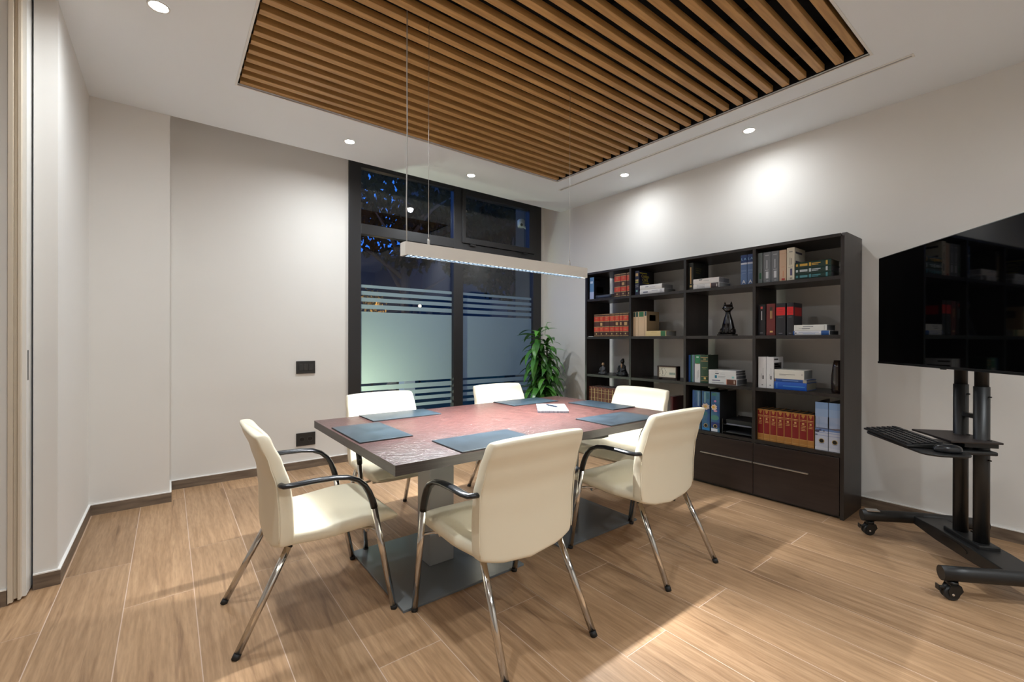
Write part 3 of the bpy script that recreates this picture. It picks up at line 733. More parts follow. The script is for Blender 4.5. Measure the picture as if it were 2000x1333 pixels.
for i, (a, b) in enumerate(((1.676, 1.627), (1.625, 1.577))):
    book('%s blue book with a white letter A at the right end of the top shelf' % ('left' if i == 0 else 'right'), a, b, S1, 0.236, 0.18, (82, 108, 152), rnd=0.1, deco=[('band', 0.74, 1.0, 0.0, 1.0, (26, 54, 108)), ('band', 0.68, 0.74, 0.0, 1.0, (190, 198, 215)), ('band', 0.44, 0.50, 0.1, 0.9, (104, 128, 168)), ('band', 0.36, 0.40, 0.2, 0.8, (104, 128, 168)), ('sptext', 'L A', 0.026, 0.5, 0.86, (150, 200, 235), 0), ('sptext', 'A', 0.040, 0.5, 0.09, (235, 235, 235), 0)], group='blue books with letter A')
# row 1 column 4
book('slim grey-green book with a green patch, leftmost on the top right shelf', 1.546, 1.512, S1, 0.232, 0.17, (112, 122, 124), deco=[('band', 0.14, 0.34, 0.25, 0.65, (38, 98, 66))], rnd=0.1)
for i, (a, b) in enumerate(((1.507, 1.453), (1.450, 1.397))):
    book('%s of two matching grey books with white labels on the top right shelf' % ('left' if i == 0 else 'right'), a, b, S1, 0.232, 0.17, (112, 116, 122), rnd=0.1, deco=[('band', 0.14, 0.36, 0.3, 0.64, (205, 208, 214)), ('band', 0.40, 0.42, 0.28, 0.72, (190, 192, 198)), ('band', 0.46, 0.74, 0.44, 0.56, (186, 190, 196)), ('band', 0.88, 0.91, 0.25, 0.75, (160, 164, 170)), ('band', 0.04, 0.08, 0.3, 0.6, (150, 154, 158))], group='grey books with white labels')
book('peach beige book with a red emblem at its foot on the top right shelf', 1.394, 1.346, S1, 0.231, 0.17, (202, 172, 146), rnd=0.1, deco=[('band', 0.03, 0.09, 0.2, 0.65, (180, 48, 40)), ('band', 0.12, 0.33, 0.40, 0.47, (205, 130, 96)), ('band', 0.88, 0.885, 0.15, 0.85, (196, 140, 120)), ('band', 0.45, 0.46, 0.25, 0.75, (196, 140, 110))])
book('thick cream book with a violet spine label on the top right shelf', 1.343, 1.292, S1, 0.240, 0.20, (214, 206, 188), rnd=0.1, deco=[('band', 0.15, 0.36, 0.28, 0.56, (84, 80, 116)), ('band', 0.40, 0.41, 0.2, 0.8, (140, 136, 128)), ('band', 0.48, 0.68, 0.36, 0.44, (130, 126, 122)), ('band', 0.46, 0.70, 0.56, 0.62, (110, 106, 104)), ('band', 0.86, 0.89, 0.25, 0.7, (150, 146, 138)), ('band', 0.04, 0.09, 0.3, 0.6, (150, 146, 138)), ('cov', 0.1, 0.7, 0.82, 0.88, (62, 58, 78)), ('cov', 0.1, 0.8, 0.52, 0.60, (62, 56, 84))])
for i, (z0, z1, c) in enumerate(((0.0, 0.041, (78, 140, 150)), (0.0415, 0.082, (190, 200, 205)), (0.0825, 0.124, (206, 164, 66)))):
    book('%s of three dark green books lying stacked on the top right shelf' % ('bottom' if i == 0 else 'middle' if i == 1 else 'top'), 1.288, 1.066, S1 + z0, 0, 0.17, (14, 50, 44), lying=True, top=S1 + z1, deco=[('band', 0.14, 0.36, 0.3, 0.7, c), ('band', 0.03, 0.09, 0.3, 0.7, c), ('band', 0.40, 0.46, 0.2, 0.8, c), ('band', 0.48, 0.72, 0.52, 0.66, c), ('band', 0.48, 0.66, 0.3, 0.4, c), ('band', 0.86, 0.91, 0.15, 0.85, c)], group='dark green stacked books', pagecol=(120, 116, 100) if i == 2 else (120, 122, 130))
# row 2 column 1
ys = [3.214, 3.143, 3.078, 3.003, 2.937, 2.878, 2.834, 2.762]
for i in range(7):
    book('%s of seven brown law volumes with red bands on the second shelf' % ('rightmost' if i == 6 else ORD[i]), ys[i], ys[i + 1], S2, 0.236 , 0.19, BRN, deco=law_deco(20 + i), group='brown and red law volumes, second shelf')
sl = thing('paper_sheet', 'thin white paper lying beside the brown law volumes, second shelf', 'paper', (3.66, 3.25, S2))
part('sheet', MB().box(3.59, 3.75, 3.222, 3.284, S2, S2 + 0.004), M['paper'], sl)
# row 2 column 2
for i, (a, b, g) in enumerate(((2.709, 2.680, (30, 62, 52)), (2.679, 2.648, (30, 70, 60)), (2.647, 2.580, (52, 112, 72)))):
    book('%s of the beige standing books with green tops on the second shelf' % ORD[i], a, b, S2, 0.238, 0.17, (206, 178, 146), rnd=0.08, deco=[('band', 0.79, 0.99, 0.1, 0.9, g)], group='beige books with green tops')
book('rightmost beige standing book, its tan cover with a dark square showing', 2.579, 2.553, S2, 0.238, 0.20, (206, 178, 146), rnd=0.08, deco=[('band', 0.82, 0.99, 0.1, 0.9, (26, 70, 80)), ('cov', 0.0, 1.0, 0.0, 1.0, (150, 128, 96)), ('cov', 0.22, 0.72, 0.62, 0.86, (26, 34, 38)), ('cov', 0.36, 0.6, 0.70, 0.715, (80, 90, 90)), ('cov', 0.36, 0.6, 0.75, 0.765, (80, 90, 90)), ('cov', 0.3, 0.65, 0.53, 0.54, (110, 96, 74))], group='beige books with green tops')
book('yellow beige book with a green band lying on the second shelf', 2.551, 2.334, S2, 0, 0.17, (214, 190, 138), xs=3.585, lying=True, top=S2 + 0.050, rnd=0.1, deco=[('band', 0.74, 0.97, 0.02, 0.98, (50, 106, 66)), ('band', 0.25, 0.55, 0.6, 0.68, (190, 164, 112))], pagecol=(150, 150, 148))
# row 2 column 4
book('black book with a red dot and white spine lettering on the second shelf', 1.546, 1.489, S2, 0.235, 0.16, (22, 22, 28), deco=[('band', 0.86, 0.94, 0.35, 0.6, (206, 78, 72)), ('band', 0.50, 0.79, 0.42, 0.52, (190, 190, 195)), ('band', 0.07, 0.09, 0.3, 0.7, (130, 130, 136))])
book('dark red book with a gilt emblem at its foot on the second shelf', 1.483, 1.422, S2, 0.238, 0.17, (108, 34, 30), rnd=0.2, deco=[('band', 0.78, 0.90, 0.3, 0.6, (50, 42, 30)), ('band', 0.53, 0.78, 0.32, 0.4, TAN), ('band', 0.53, 0.78, 0.48, 0.56, TAN), ('band', 0.09, 0.14, 0.25, 0.58, (232, 190, 120))])
for i, (a, b) in enumerate(((1.416, 1.351), (1.342, 1.297))):
    book('%s of two black books with bright red labels on the second shelf' % ('wider left' if i == 0 else 'narrower right'), a, b, S2, 0.238, 0.16, (32, 32, 38), rnd=0.15, deco=[('band', 0.62, 0.875, 0.03, 0.97, (214, 28, 30)), ('band', 0.80, 0.81, 0.25, 0.75, (130, 20, 22)), ('band', 0.74, 0.75, 0.2, 0.8, (130, 20, 22)), ('band', 0.69, 0.70, 0.2, 0.8, (130, 20, 22)), ('band', 0.54, 0.58, 0.25, 0.75, (64, 66, 72)), ('band', 0.05, 0.07, 0.3, 0.7, (120, 120, 126)), ('cov', 0.12, 0.92, 0.60, 0.86, (160, 16, 18))], group='black books with red labels')
book('white book with a blue spine end lying at the bottom, second shelf right', 1.300, 1.074, S2, 0, 0.19, (222, 222, 226), lying=True, top=S2 + 0.031, deco=[('band', 0.78, 0.985, 0.02, 0.98, (34, 84, 150)), ('band', 0.0, 0.045, 0.02, 0.98, (34, 84, 150)), ('band', 0.16, 0.72, 0.6, 0.7, (150, 160, 190)), ('band', 0.28, 0.62, 0.25, 0.36, (140, 160, 205)), ('band', 0.07, 0.10, 0.3, 0.65, (90, 90, 100))], pagecol=(120, 120, 124))
book('thicker white book lying on the blue-ended one, second shelf right', 1.294, 1.091, S2 + 0.032, 0, 0.18, (226, 226, 222), lying=True, top=S2 + 0.073, rnd=0.1, deco=[('band', 0.15, 0.25, 0.35, 0.38, (110, 110, 116)), ('band', 0.28, 0.6, 0.62, 0.74, (140, 140, 146)), ('band', 0.25, 0.5, 0.28, 0.40, (120, 120, 126)), ('band', 0.92, 0.94, 0.1, 0.9, (190, 190, 186))], pagecol=(140, 142, 146))
# row 3 column 3
for nm, a, b, c, hh in (('narrow bright blue', 2.121, 2.104, (30, 78, 150), 0.234), ('narrow dark green', 2.103, 2.089, (32, 92, 70), 0.236), ('narrow teal', 2.088, 2.074, (96, 136, 146), 0.236), ('narrow grey violet', 2.073, 2.064, (112, 112, 130), 0.236)):
    book(nm + ' book standing at the left end of the third shelf group', a, b, S3, hh, 0.16, c, rnd=0.05)
book('white paperback with a green top standing on the third shelf', 2.063, 2.014, S3, 0.237, 0.16, (216, 214, 214), rnd=0.08, deco=[('band', 0.68, 1.0, 0.0, 1.0, (44, 124, 82)), ('band', 0.90, 0.94, 0.25, 0.7, (206, 222, 212)), ('band', 0.665, 0.68, 0.25, 0.75, (214, 110, 80)), ('band', 0.18, 0.45, 0.3, 0.36, (120, 120, 124)), ('band', 0.12, 0.4, 0.55, 0.61, (150, 150, 154))])
book('thick dark green book with gilt lines standing on the third shelf', 2.012, 1.944, S3, 0.238, 0.17, (26, 62, 40), deco=[('band', 0.90, 0.92, 0.03, 0.97, TAN), ('band', 0.77, 0.79, 0.03, 0.97, TAN), ('band', 0.81, 0.88, 0.25, 0.6, (120, 122, 80)), ('band', 0.54, 0.56, 0.1, 0.8, (140, 138, 84)), ('band', 0.49, 0.51, 0.25, 0.7, (120, 120, 80)), ('band', 0.22, 0.235, 0.03, 0.9, TAN), ('band', 0.13, 0.20, 0.25, 0.52, (210, 184, 110)), ('band', 0.07, 0.085, 0.03, 0.9, TAN), ('cov', 0.0, 1.0, 0.0, 1.0, (18, 34, 22))])
for i, (z0, z1, yr, lab, dc) in enumerate((
        (0.0, 0.046, 1.703, 'white book with a brown spine end, bottom of the third shelf stack', [('band', 0.66, 0.98, 0.03, 0.97, (96, 52, 34)), ('band', 0.64, 0.66, 0.03, 0.97, (210, 110, 70)), ('band', 0.89, 0.93, 0.2, 0.8, (200, 180, 160)), ('band', 0.13, 0.42, 0.55, 0.75, (120, 116, 140)), ('band', 0.13, 0.55, 0.25, 0.33, (110, 110, 116))]),
        (0.0465, 0.076, 1.709, 'white book with a teal square label in the third shelf stack', [('band', 0.23, 0.31, 0.1, 0.9, (24, 110, 140)), ('band', 0.35, 0.62, 0.6, 0.7, (130, 130, 136)), ('band', 0.35, 0.6, 0.3, 0.38, (150, 150, 156)), ('band', 0.85, 0.93, 0.3, 0.8, (140, 200, 200))]),
        (0.0765, 0.097, 1.711, 'thin white book with black lettering in the third shelf stack', [('band', 0.25, 0.38, 0.35, 0.7, (70, 74, 84)), ('band', 0.42, 0.6, 0.4, 0.5, (170, 170, 174))]),
        (0.0975, 0.117, 1.711, 'thin plain white book on top of the third shelf stack', [('band', 0.25, 0.36, 0.4, 0.6, (150, 150, 158))]))):
    book(lab, 1.938, yr, S3 + z0, 0, 0.18 - 0.004 * i, (220, 220, 220), lying=True, top=S3 + z1, rnd=0.08, deco=dc, pagecol=(120, 122, 128))
# row 3 column 4
for i, (a, b) in enumerate(((1.541, 1.485), (1.483, 1.430))):
    dc = [('band', 0.28, 0.40, 0.28, 0.44, (60, 60, 66)), ('band', 0.42, 0.64, 0.34, 0.38, (150, 150, 156)), ('band', 0.08, 0.11, 0.38, 0.55, (120, 120, 124)), ('band', 0.3, 0.46, 0.56, 0.6, (150, 150, 156))]
    if i: dc += [('cov', 0.05, 0.45, 0.90, 0.95, (66, 62, 60)), ('cov', 0.05, 0.8, 0.62, 0.82, (42, 38, 38)), ('cov', 0.1, 0.5, 0.75, 0.78, (160, 156, 150)), ('cov', 0.1, 0.65, 0.68, 0.72, (150, 146, 140))]
    book('%s of two white standing books on the third shelf right' % ('left' if i == 0 else 'right'), a, b, S3, 0.236, 0.17, (218, 217, 219), rnd=0.05, deco=dc, group='white standing books')
book('bright blue book lying at the bottom of the right hand stack, third shelf', 1.425, 1.212, S3, 0, 0.19, (18, 84, 182), lying=True, top=S3 + 0.055, deco=[('band', 0.07, 0.10, 0.15, 0.85, (80, 140, 200)), ('band', 0.28, 0.95, 0.42, 0.54, (70, 140, 205))], pagecol=(150, 146, 128))
book('thin navy blue book lying in the middle of the right hand stack', 1.422, 1.210, S3 + 0.0555, 0, 0.18, (40, 78, 146), lying=True, top=S3 + 0.078, rnd=0.1, deco=[('band', 0.88, 0.99, 0.03, 0.97, (176, 170, 150)), ('band', 0.24, 0.74, 0.4, 0.65, (110, 140, 190)), ('band', 0.0, 0.02, 0.03, 0.97, (180, 130, 80))], pagecol=(150, 150, 148))
book('thick cream book on top of the right hand stack, third shelf', 1.425, 1.229, S3 + 0.0785, 0, 0.17, (222, 218, 208), lying=True, top=S3 + 0.146, rnd=0.05, deco=[('band', 0.17, 0.70, 0.46, 0.53, (160, 156, 150)), ('band', 0.17, 0.4, 0.36, 0.40, (180, 176, 170)), ('band', 0.92, 0.95, 0.45, 0.6, (170, 168, 164))], pagecol=(128, 130, 128))
# row 4 column 1, 2
ys = [3.286, 3.241, 3.197, 3.153, 3.105, 3.057, 3.011, 2.961, 2.914, 2.866, 2.818, 2.772]
for i in range(11):
    book('%s of the maroon gilt volumes in a row on the lowest left shelf' % ('rightmost' if i == 10 else ORD[i]), ys[i], ys[i + 1], S4, 0.268, 0.19, (96, 44, 30), rnd=0.45, deco=[('band', 0.86, 0.872, 0.04, 0.96, GOLD, 'gilt_line'), ('band', 0.76, 0.772, 0.04, 0.96, GOLD, 'gilt_line'), ('band', 0.55, 0.562, 0.1, 0.9, GOLD, 'gilt_line'), ('band', 0.35, 0.362, 0.04, 0.96, GOLD, 'gilt_line'), ('band', 0.02, 0.95, 0.0, 0.10, (216, 204, 150), 'cream_edge')], group='maroon gilt volumes')
book('dark maroon book standing alone behind the right hand chair, lowest shelf', 2.302, 2.270, S4, 0.255, 0.17, (74, 22, 24))
# row 4 column 3: binders with lily print
def binder(label, ya, yb, h, body, prints, group, hole_z, depth=0.28, plate=None):
    t = thing('ring_binder', label, 'binder', (3.60 + depth / 2, (ya + yb) / 2, S4), group=group)
    y0, y1 = yb + 0.001, ya - 0.001
    part('binder_case', MB().box(3.60, 3.604, y0, y1, S4 + 0.0005, S4 + h).box(3.604, 3.60 + depth, y0, y0 + 0.003, S4 + 0.0005, S4 + h).box(3.604, 3.60 + depth, y1 - 0.003, y1, S4 + 0.0005, S4 + h), pbr('binder_black', (0.01, 0.01, 0.012), 0.5), t)
    part('papers', MB().box(3.615, 3.59 + depth, y0 + 0.006, y1 - 0.006, S4 + 0.008, S4 + h - 0.02), M['pages'], t)
    part('printed_spine', MB().box(3.5985, 3.60, y0 + 0.002, y1 - 0.002, S4 + 0.003, S4 + h - 0.003), body, t)
    w = y1 - y0; e = 0.0
    for (kind, f0, f1, z0, z1, c) in prints:
        e += 0.00015
        # f: fraction from the left (large y) edge
        yy0, yy1 = y1 - f0 * w, y1 - f1 * w
        if kind == 'r':
            part('print_patch', MB().box(3.5985 - e, 3.5988, yy1, yy0, S4 + z0 * h, S4 + z1 * h), cm(*c, 0.45), t)
        else:
            cy, cz = (yy0 + yy1) / 2, S4 + (z0 + z1) / 2 * h; ry, rz = (yy0 - yy1) / 2, (z1 - z0) / 2 * h
            poly = []
            for k in range(24):
                a = 2 * PI * k / 24; rr = 1.0 if kind == 'e' else (0.72 + 0.28 * abs(math.cos(3.5 * a)))
                poly.append((cy + ry * rr * math.cos(a), cz + rz * rr * math.sin(a)))
            part('print_patch', MB().prism(poly, 'x', 3.5985 - e, 3.5988), cm(*c, 0.45), t)
    ring = MB().rings([[(3.5985 + dx, (y0 + y1) / 2 + r_ * math.cos(2 * PI * k / 20), S4 + hole_z * h + r_ * math.sin(2 * PI * k / 20)) for k in range(20)] for r_, dx in ((0.0125, -0.0012), (0.0160, -0.0025), (0.0170, -0.0006))], cap=False)
    part('finger_ring', ring, M['gold'] if plate is None else plate, t)
    part('finger_hole', MB().prism([((y0 + y1) / 2 + 0.0128 * math.cos(2 * PI * k / 20), S4 + hole_z * h + 0.0128 * math.sin(2 * PI * k / 20)) for k in range(20)], 'x', 3.5968, 3.5988), M['tvblack'], t)
    return t
def tint(name, c1, c2, sc, ns):
    m = pbr(name, c1, 0.45); noise_mix(m, c1, c2, scale=sc, nscale=ns, detail=3); return m
lily = tint('lily_pond_print', srgb(30, 70, 128), srgb(72, 118, 136), (1, 12, 6), 1.2)
LB = [('r', 0.62, 0.80, 0.60, 0.97, (120, 146, 170)), ('r', 0.0, 0.15, 0.05, 0.98, (34, 76, 140))]
binder('blue water lily binder, leftmost of three on the lowest shelf', 2.083, 2.006, 0.335, lily, LB, 'water lily binders', 0.13)
binder('blue water lily binder, middle of three, partly behind a chair', 2.001, 1.924, 0.335, lily, [('r', 0.3, 0.5, 0.70, 0.97, (112, 148, 152)), ('r', 0.6, 0.9, 0.80, 0.95, (48, 96, 110)), ('f', 0.02, 0.98, 0.52, 0.69, (200, 178, 160)), ('e', 0.3, 0.65, 0.575, 0.635, (210, 166, 80)), ('e', 0.05, 0.7, 0.38, 0.48, (56, 110, 116)), ('r', 0.1, 0.98, 0.015, 0.07, (36, 116, 176))], 'water lily binders', 0.13)
binder('blue water lily binder, rightmost of three with a white label', 1.919, 1.840, 0.335, lily, [('r', 0.1, 0.62, 0.90, 0.97, (64, 116, 104)), ('e', 0.35, 0.62, 0.74, 0.79, (190, 120, 168)), ('f', -0.02 + 0.04, 0.72, 0.53, 0.69, (222, 196, 172)), ('e', 0.16, 0.45, 0.58, 0.65, (222, 170, 60)), ('e', 0.3, 0.72, 0.50, 0.55, (212, 150, 170)), ('e', 0.03, 0.9, 0.29, 0.42, (74, 128, 116)), ('r', 0.05, 0.95, 0.12, 0.24, (36, 48, 110)), ('r', 0.05, 0.75, 0.012, 0.085, (206, 208, 218))], 'water lily binders', 0.145)
lt = thing('letter_tray', 'black two-tier letter tray with papers on the lowest shelf', 'letter tray', (3.74, 1.70, S4))
for z in (S4 + 0.012, S4 + 0.075):
    part('tray', MB().box(3.60, 3.90, 1.585, 1.825, z, z + 0.003).box(3.60, 3.90, 1.585, 1.588, z, z + 0.03).box(3.60, 3.90, 1.822, 1.825, z, z + 0.03).box(3.897, 3.90, 1.585, 1.825, z, z + 0.03), M['cart'], lt)
    part('papers', MB().box(3.604, 3.88, 1.592, 1.79, z + 0.003, z + 0.010), cm(120, 120, 132, 0.6) if z > S4 + 0.05 else cm(52, 52, 56, 0.5), lt)
for (x, y) in ((3.61, 1.588), (3.61, 1.822), (3.89, 1.588), (3.89, 1.822)):
    part('post', MB().box(x - 0.006, x + 0.006, y - 0.004, y + 0.004, S4, S4 + 0.118), M['cart'], lt)
part('lid_folder', MB().box(3.62, 3.88, 1.60, 1.80, S4 + 0.0855, S4 + 0.118), cm(24, 24, 26, 0.5), lt)
# row 4 column 4: gold volumes and two winter binders
ys = [1.546, 1.501, 1.456, 1.408, 1.358, 1.307, 1.259, 1.207, 1.165]
RJ = (128, 22, 24); GJ = (176, 122, 58); LJ = (206, 168, 104)
for i in range(8):
    r_ = random.Random(i + 50); dc = [('band', 0.215, 0.965, 0.06, 0.94, RJ, 'red_panel')]
    dc += [('band', 0.90, 0.975, 0.30, 0.70, GJ, 'gilt_emblem'), ('band', 0.86, 0.90, 0.40, 0.60, GJ, 'gilt_emblem'), ('band', 0.79, 0.812, 0.12, 0.88, LJ, 'gilt_line'), ('band', 0.755, 0.765, 0.12, 0.88, LJ, 'gilt_line'), ('band', 0.67, 0.72, 0.36, 0.64, LJ, 'gilt_emblem')]
    for k in range(r_.choice((2, 3, 4))):
        dc.append(('band', 0.62 - 0.045 * k, 0.638 - 0.045 * k, 0.18 + 0.08 * r_.random(), 0.82 - 0.08 * r_.random(), LJ, 'gilt_line'))
    dc += [('band', 0.055, 0.063, 0.03, 0.97, LJ, 'gilt_line'), ('band', 0.20, 0.208, 0.03, 0.97, LJ, 'gilt_line')]
    book('%s of eight ochre and red legal volumes on the lowest right shelf' % ('rightmost' if i == 7 else ORD[i]), ys[i], ys[i + 1], S4, 0.236, 0.18, (172, 118, 58), rnd=0.2, deco=dc, group='ochre and red legal volumes', pagecol=(60, 52, 40))
snow = tint('winter_shore_print', srgb(150, 170, 204), srgb(176, 188, 212), (1, 2, 5), 3)
WB = lambda k: [('r', 0.0, 1.0, 0.86, 1.0, (132, 164, 206)), ('r', 0.0, 1.0, 0.70, 0.86, (150, 176, 212)), ('r', 0.0, 1.0, 0.0, 0.42, (196, 202, 218)), ('r', 0.0, 1.0, 0.40, 0.455, (112, 140, 190)), ('r', 0.0, 1.0, 0.445, 0.47, (92, 100, 130)), ('r', 0.0, 1.0, 0.30, 0.315, (160, 172, 206)), ('r', 0.0, 1.0, 0.36, 0.375, (150, 166, 206)),
                ('r', 0.0, 1.0, 0.0, 0.06, (214, 216, 226)), ('e', 0.30, 0.72, 0.13, 0.17, (150, 165, 195))] + ([('e', 0.0, 0.34, 0.365, 0.42, (70, 66, 84)), ('e', 0.26, 0.5, 0.40, 0.44, (66, 78, 120)), ('e', 0.0, 0.2, 0.30, 0.33, (108, 112, 140)), ('r', 0.12, 0.14, 0.45, 0.66, (170, 172, 190)), ('r', 0.28, 0.295, 0.45, 0.68, (172, 174, 192)), ('e', 0.6, 0.76, 0.39, 0.42, (84, 90, 120))] if k == 0 else [('e', 0.2, 0.9, 0.44, 0.475, (104, 96, 110)), ('e', 0.55, 1.0, 0.45, 0.485, (120, 110, 120))])
binder('left of two winter shore picture binders beside the ochre volumes', 1.159, 1.080, 0.333, snow, WB(0), 'winter shore binders', 0.195)
binder('right of two winter shore picture binders against the bookcase end', 1.078, 1.006, 0.333, snow, WB(1), 'winter shore binders', 0.195)

# ------------------------------------------------------------------ ornaments
ct = thing('cat_statue', 'slender black seated cat statue on the second shelf', 'statue', (3.68, 1.822, S2))
def el_ring(cx, cy, z, rx, ry, seg=18):
    return [(cx + rx * math.cos(2 * PI * k / seg), cy + ry * math.sin(2 * PI * k / seg), z) for k in range(seg)]
cx, cy = 3.68, 1.815
part('plinth', MB().box(cx - 0.045, cx + 0.045, cy - 0.060, cy + 0.072, S2, S2 + 0.014), M['statue'], ct, bevel=0.003)
body = [(0.014, 0.040, 0.058), (0.030, 0.042, 0.060), (0.055, 0.038, 0.056), (0.075, 0.036, 0.050), (0.10, 0.033, 0.045), (0.13, 0.029, 0.037), (0.155, 0.024, 0.029), (0.175, 0.019, 0.022), (0.19, 0.018, 0.019), (0.20, 0.019, 0.020)]
part('body', MB().rings([el_ring(cx, cy, S2 + z, rx, ry) for z, rx, ry in body]), M['statue'], ct)
head = [(0.197, 0.018, 0.018), (0.207, 0.024, 0.026), (0.220, 0.027, 0.040), (0.230, 0.027, 0.048), (0.240, 0.025, 0.040), (0.252, 0.020, 0.033), (0.260, 0.012, 0.022)]
hd = part('head', MB().rings([el_ring(cx - 0.004, cy, S2 + z, rx, ry) for z, rx, ry in head]), M['statue'], ct)
for s in (1, -1):
    part('ear', MB().rings([el_ring(cx - 0.002, cy + s * 0.023, S2 + 0.243, 0.010, 0.016, 10), el_ring(cx, cy + s * 0.026, S2 + 0.265, 0.006, 0.009, 10), el_ring(cx, cy + s * 0.027, S2 + 0.284, 0.001, 0.0015, 10)]), M['statue'], hd)
    part('foreleg', MB().tube([(cx - 0.030, cy + s * 0.014, S2 + 0.10), (cx - 0.036, cy + s * 0.015, S2 + 0.05), (cx - 0.038, cy + s * 0.015, S2 + 0.014)], [0.008, 0.008, 0.010], 8), M['statue'], ct)
    part('haunch', MB().ell((cx - 0.006, cy + s * 0.046, S2 + 0.038), (0.034, 0.018, 0.028), 12, 7), M['statue'], ct)
part('tail', MB().tube([(cx + 0.02, cy + 0.05, S2 + 0.022), (cx - 0.01, cy + 0.068, S2 + 0.024), (cx - 0.035, cy + 0.058, S2 + 0.022)], 0.009, 8), M['statue'], ct)

def figurine(name, label, cx, cy, k, robe, face, child=False):
    t = thing(name, label, 'figurine', (cx, cy, S3))
    prof = [(0.0, 0.046, 0.040), (0.01, 0.050, 0.043), (0.03, 0.044, 0.038), (0.05, 0.034, 0.032), (0.07, 0.030, 0.027), (0.085, 0.026, 0.024), (0.097, 0.012, 0.012), (0.104, 0.010, 0.010)]
    part('robe', MB().rings([el_ring(cx, cy, S3 + z * k, ry * k * 0.8, rx * k) for z, rx, ry in prof]), robe, t)
    hd = part('head', MB().ell((cx - 0.002, cy, S3 + 0.120 * k), (0.017 * k, 0.0165 * k, 0.020 * k), 14, 9), face, t)
    part('topknot', MB().ell((cx + 0.004 * k, cy, S3 + 0.134 * k), (0.012 * k, 0.012 * k, 0.012 * k), 10, 7), M['statue'], hd)
    for s in (1, -1):
        part('arm', MB().tube([(cx - 0.004 * k, cy + s * 0.026 * k, S3 + 0.082 * k), (cx - 0.018 * k, cy + s * 0.034 * k, S3 + 0.055 * k), (cx - 0.034 * k, cy + s * 0.012 * k, S3 + 0.040 * k)], [0.010 * k, 0.010 * k, 0.007 * k], 8), robe, t)
        part('knee', MB().ell((cx - 0.018 * k, cy + s * 0.034 * k, S3 + 0.014 * k), (0.022 * k, 0.020 * k, 0.014 * k), 10, 7), robe, t)
    if child:
        part('hand', MB().ell((cx - 0.036 * k, cy - 0.018 * k, S3 + 0.085 * k), (0.008 * k, 0.008 * k, 0.020 * k), 8, 7), M['skin'], t)
figurine('seated_monk_figurine', 'small grey seated figurine with an ochre face on the third shelf', 3.66, 3.137, 0.90, M['greystone'], M['skin'])
figurine('seated_figurine', 'taller black seated figurine beside the divider, third shelf', 3.66, 2.882, 1.22, pbr('black_stone', (0.014, 0.014, 0.015), 0.4), M['statue'], True)

ck = thing('table_clock', 'dark wooden table clock with a cream face on the third shelf', 'clock', (3.66, 2.365, S3))
y0, y1, z0, z1 = 2.262, 2.462, S3 + 0.012, S3 + 0.124
part('case', MB().box(3.640, 3.70, y0, y1, z0, z0 + 0.009).box(3.640, 3.70, y0, y1, z1 - 0.009, z1).box(3.640, 3.70, y0, y0 + 0.010, z0, z1).box(3.640, 3.70, y1 - 0.010, y1, z0, z1).box(3.665, 3.70, y0, y1, z0, z1), cm(62, 34, 26, 0.4), ck)
fc = part('face', MB().box(3.648, 3.665, y0 + 0.010, y1 - 0.010, z0 + 0.009, z1 - 0.009), cm(222, 214, 196, 0.5), ck)
hc = (2.408, (z0 + z1) / 2)
for k in range(12):
    a = 2 * PI * k / 12
    part('hour_mark', MB().box(3.6465, 3.648, hc[0] + 0.034 * math.sin(a) - 0.0018, hc[0] + 0.034 * math.sin(a) + 0.0018, hc[1] + 0.034 * math.cos(a) - 0.003, hc[1] + 0.034 * math.cos(a) + 0.003), cm(60, 50, 44, 0.5), fc)
for ang, ln in ((R(28), 0.030), (R(178), 0.022)):
    part('hand', MB().tube([(3.646, hc[0], hc[1]), (3.646, hc[0] + ln * math.sin(ang), hc[1] + ln * math.cos(ang))], 0.0014, 6), M['tvblack'], fc)
for k in range(7):
    part('dial_figure', MB().box(3.6465, 3.648, 2.335 - 0.0088 * k, 2.341 - 0.0088 * k, z0 + 0.034, z0 + 0.054), cm(140, 160, 150, 0.5), fc)
for yy in (y0 + 0.008, y1 - 0.008):
    part('foot', MB().box(3.642, 3.698, yy - 0.008, yy + 0.008, S3, S3 + 0.012), cm(50, 28, 22, 0.4), ck)

vs = thing('glass_vase', 'tall dark amber glass vase at the right end of the third shelf', 'vase', (3.655, 1.048, S3))
part('vase_body', MB().lathe([(0.030, 0.0), (0.034, 0.004), (0.037, 0.03), (0.0375, 0.08), (0.035, 0.13), (0.030, 0.18), (0.022, 0.225), (0.020, 0.225), (0.027, 0.18), (0.031, 0.13), (0.033, 0.08), (0.032, 0.03), (0.006, 0.022)], (3.655, 1.043, S3), 24), M['vase'], vs)
part('vase_foot', MB().lathe([(0.030, 0.0), (0.0305, 0.006), (0.029, 0.010)], (3.655, 1.043, S3), 24), M['vase'], vs)

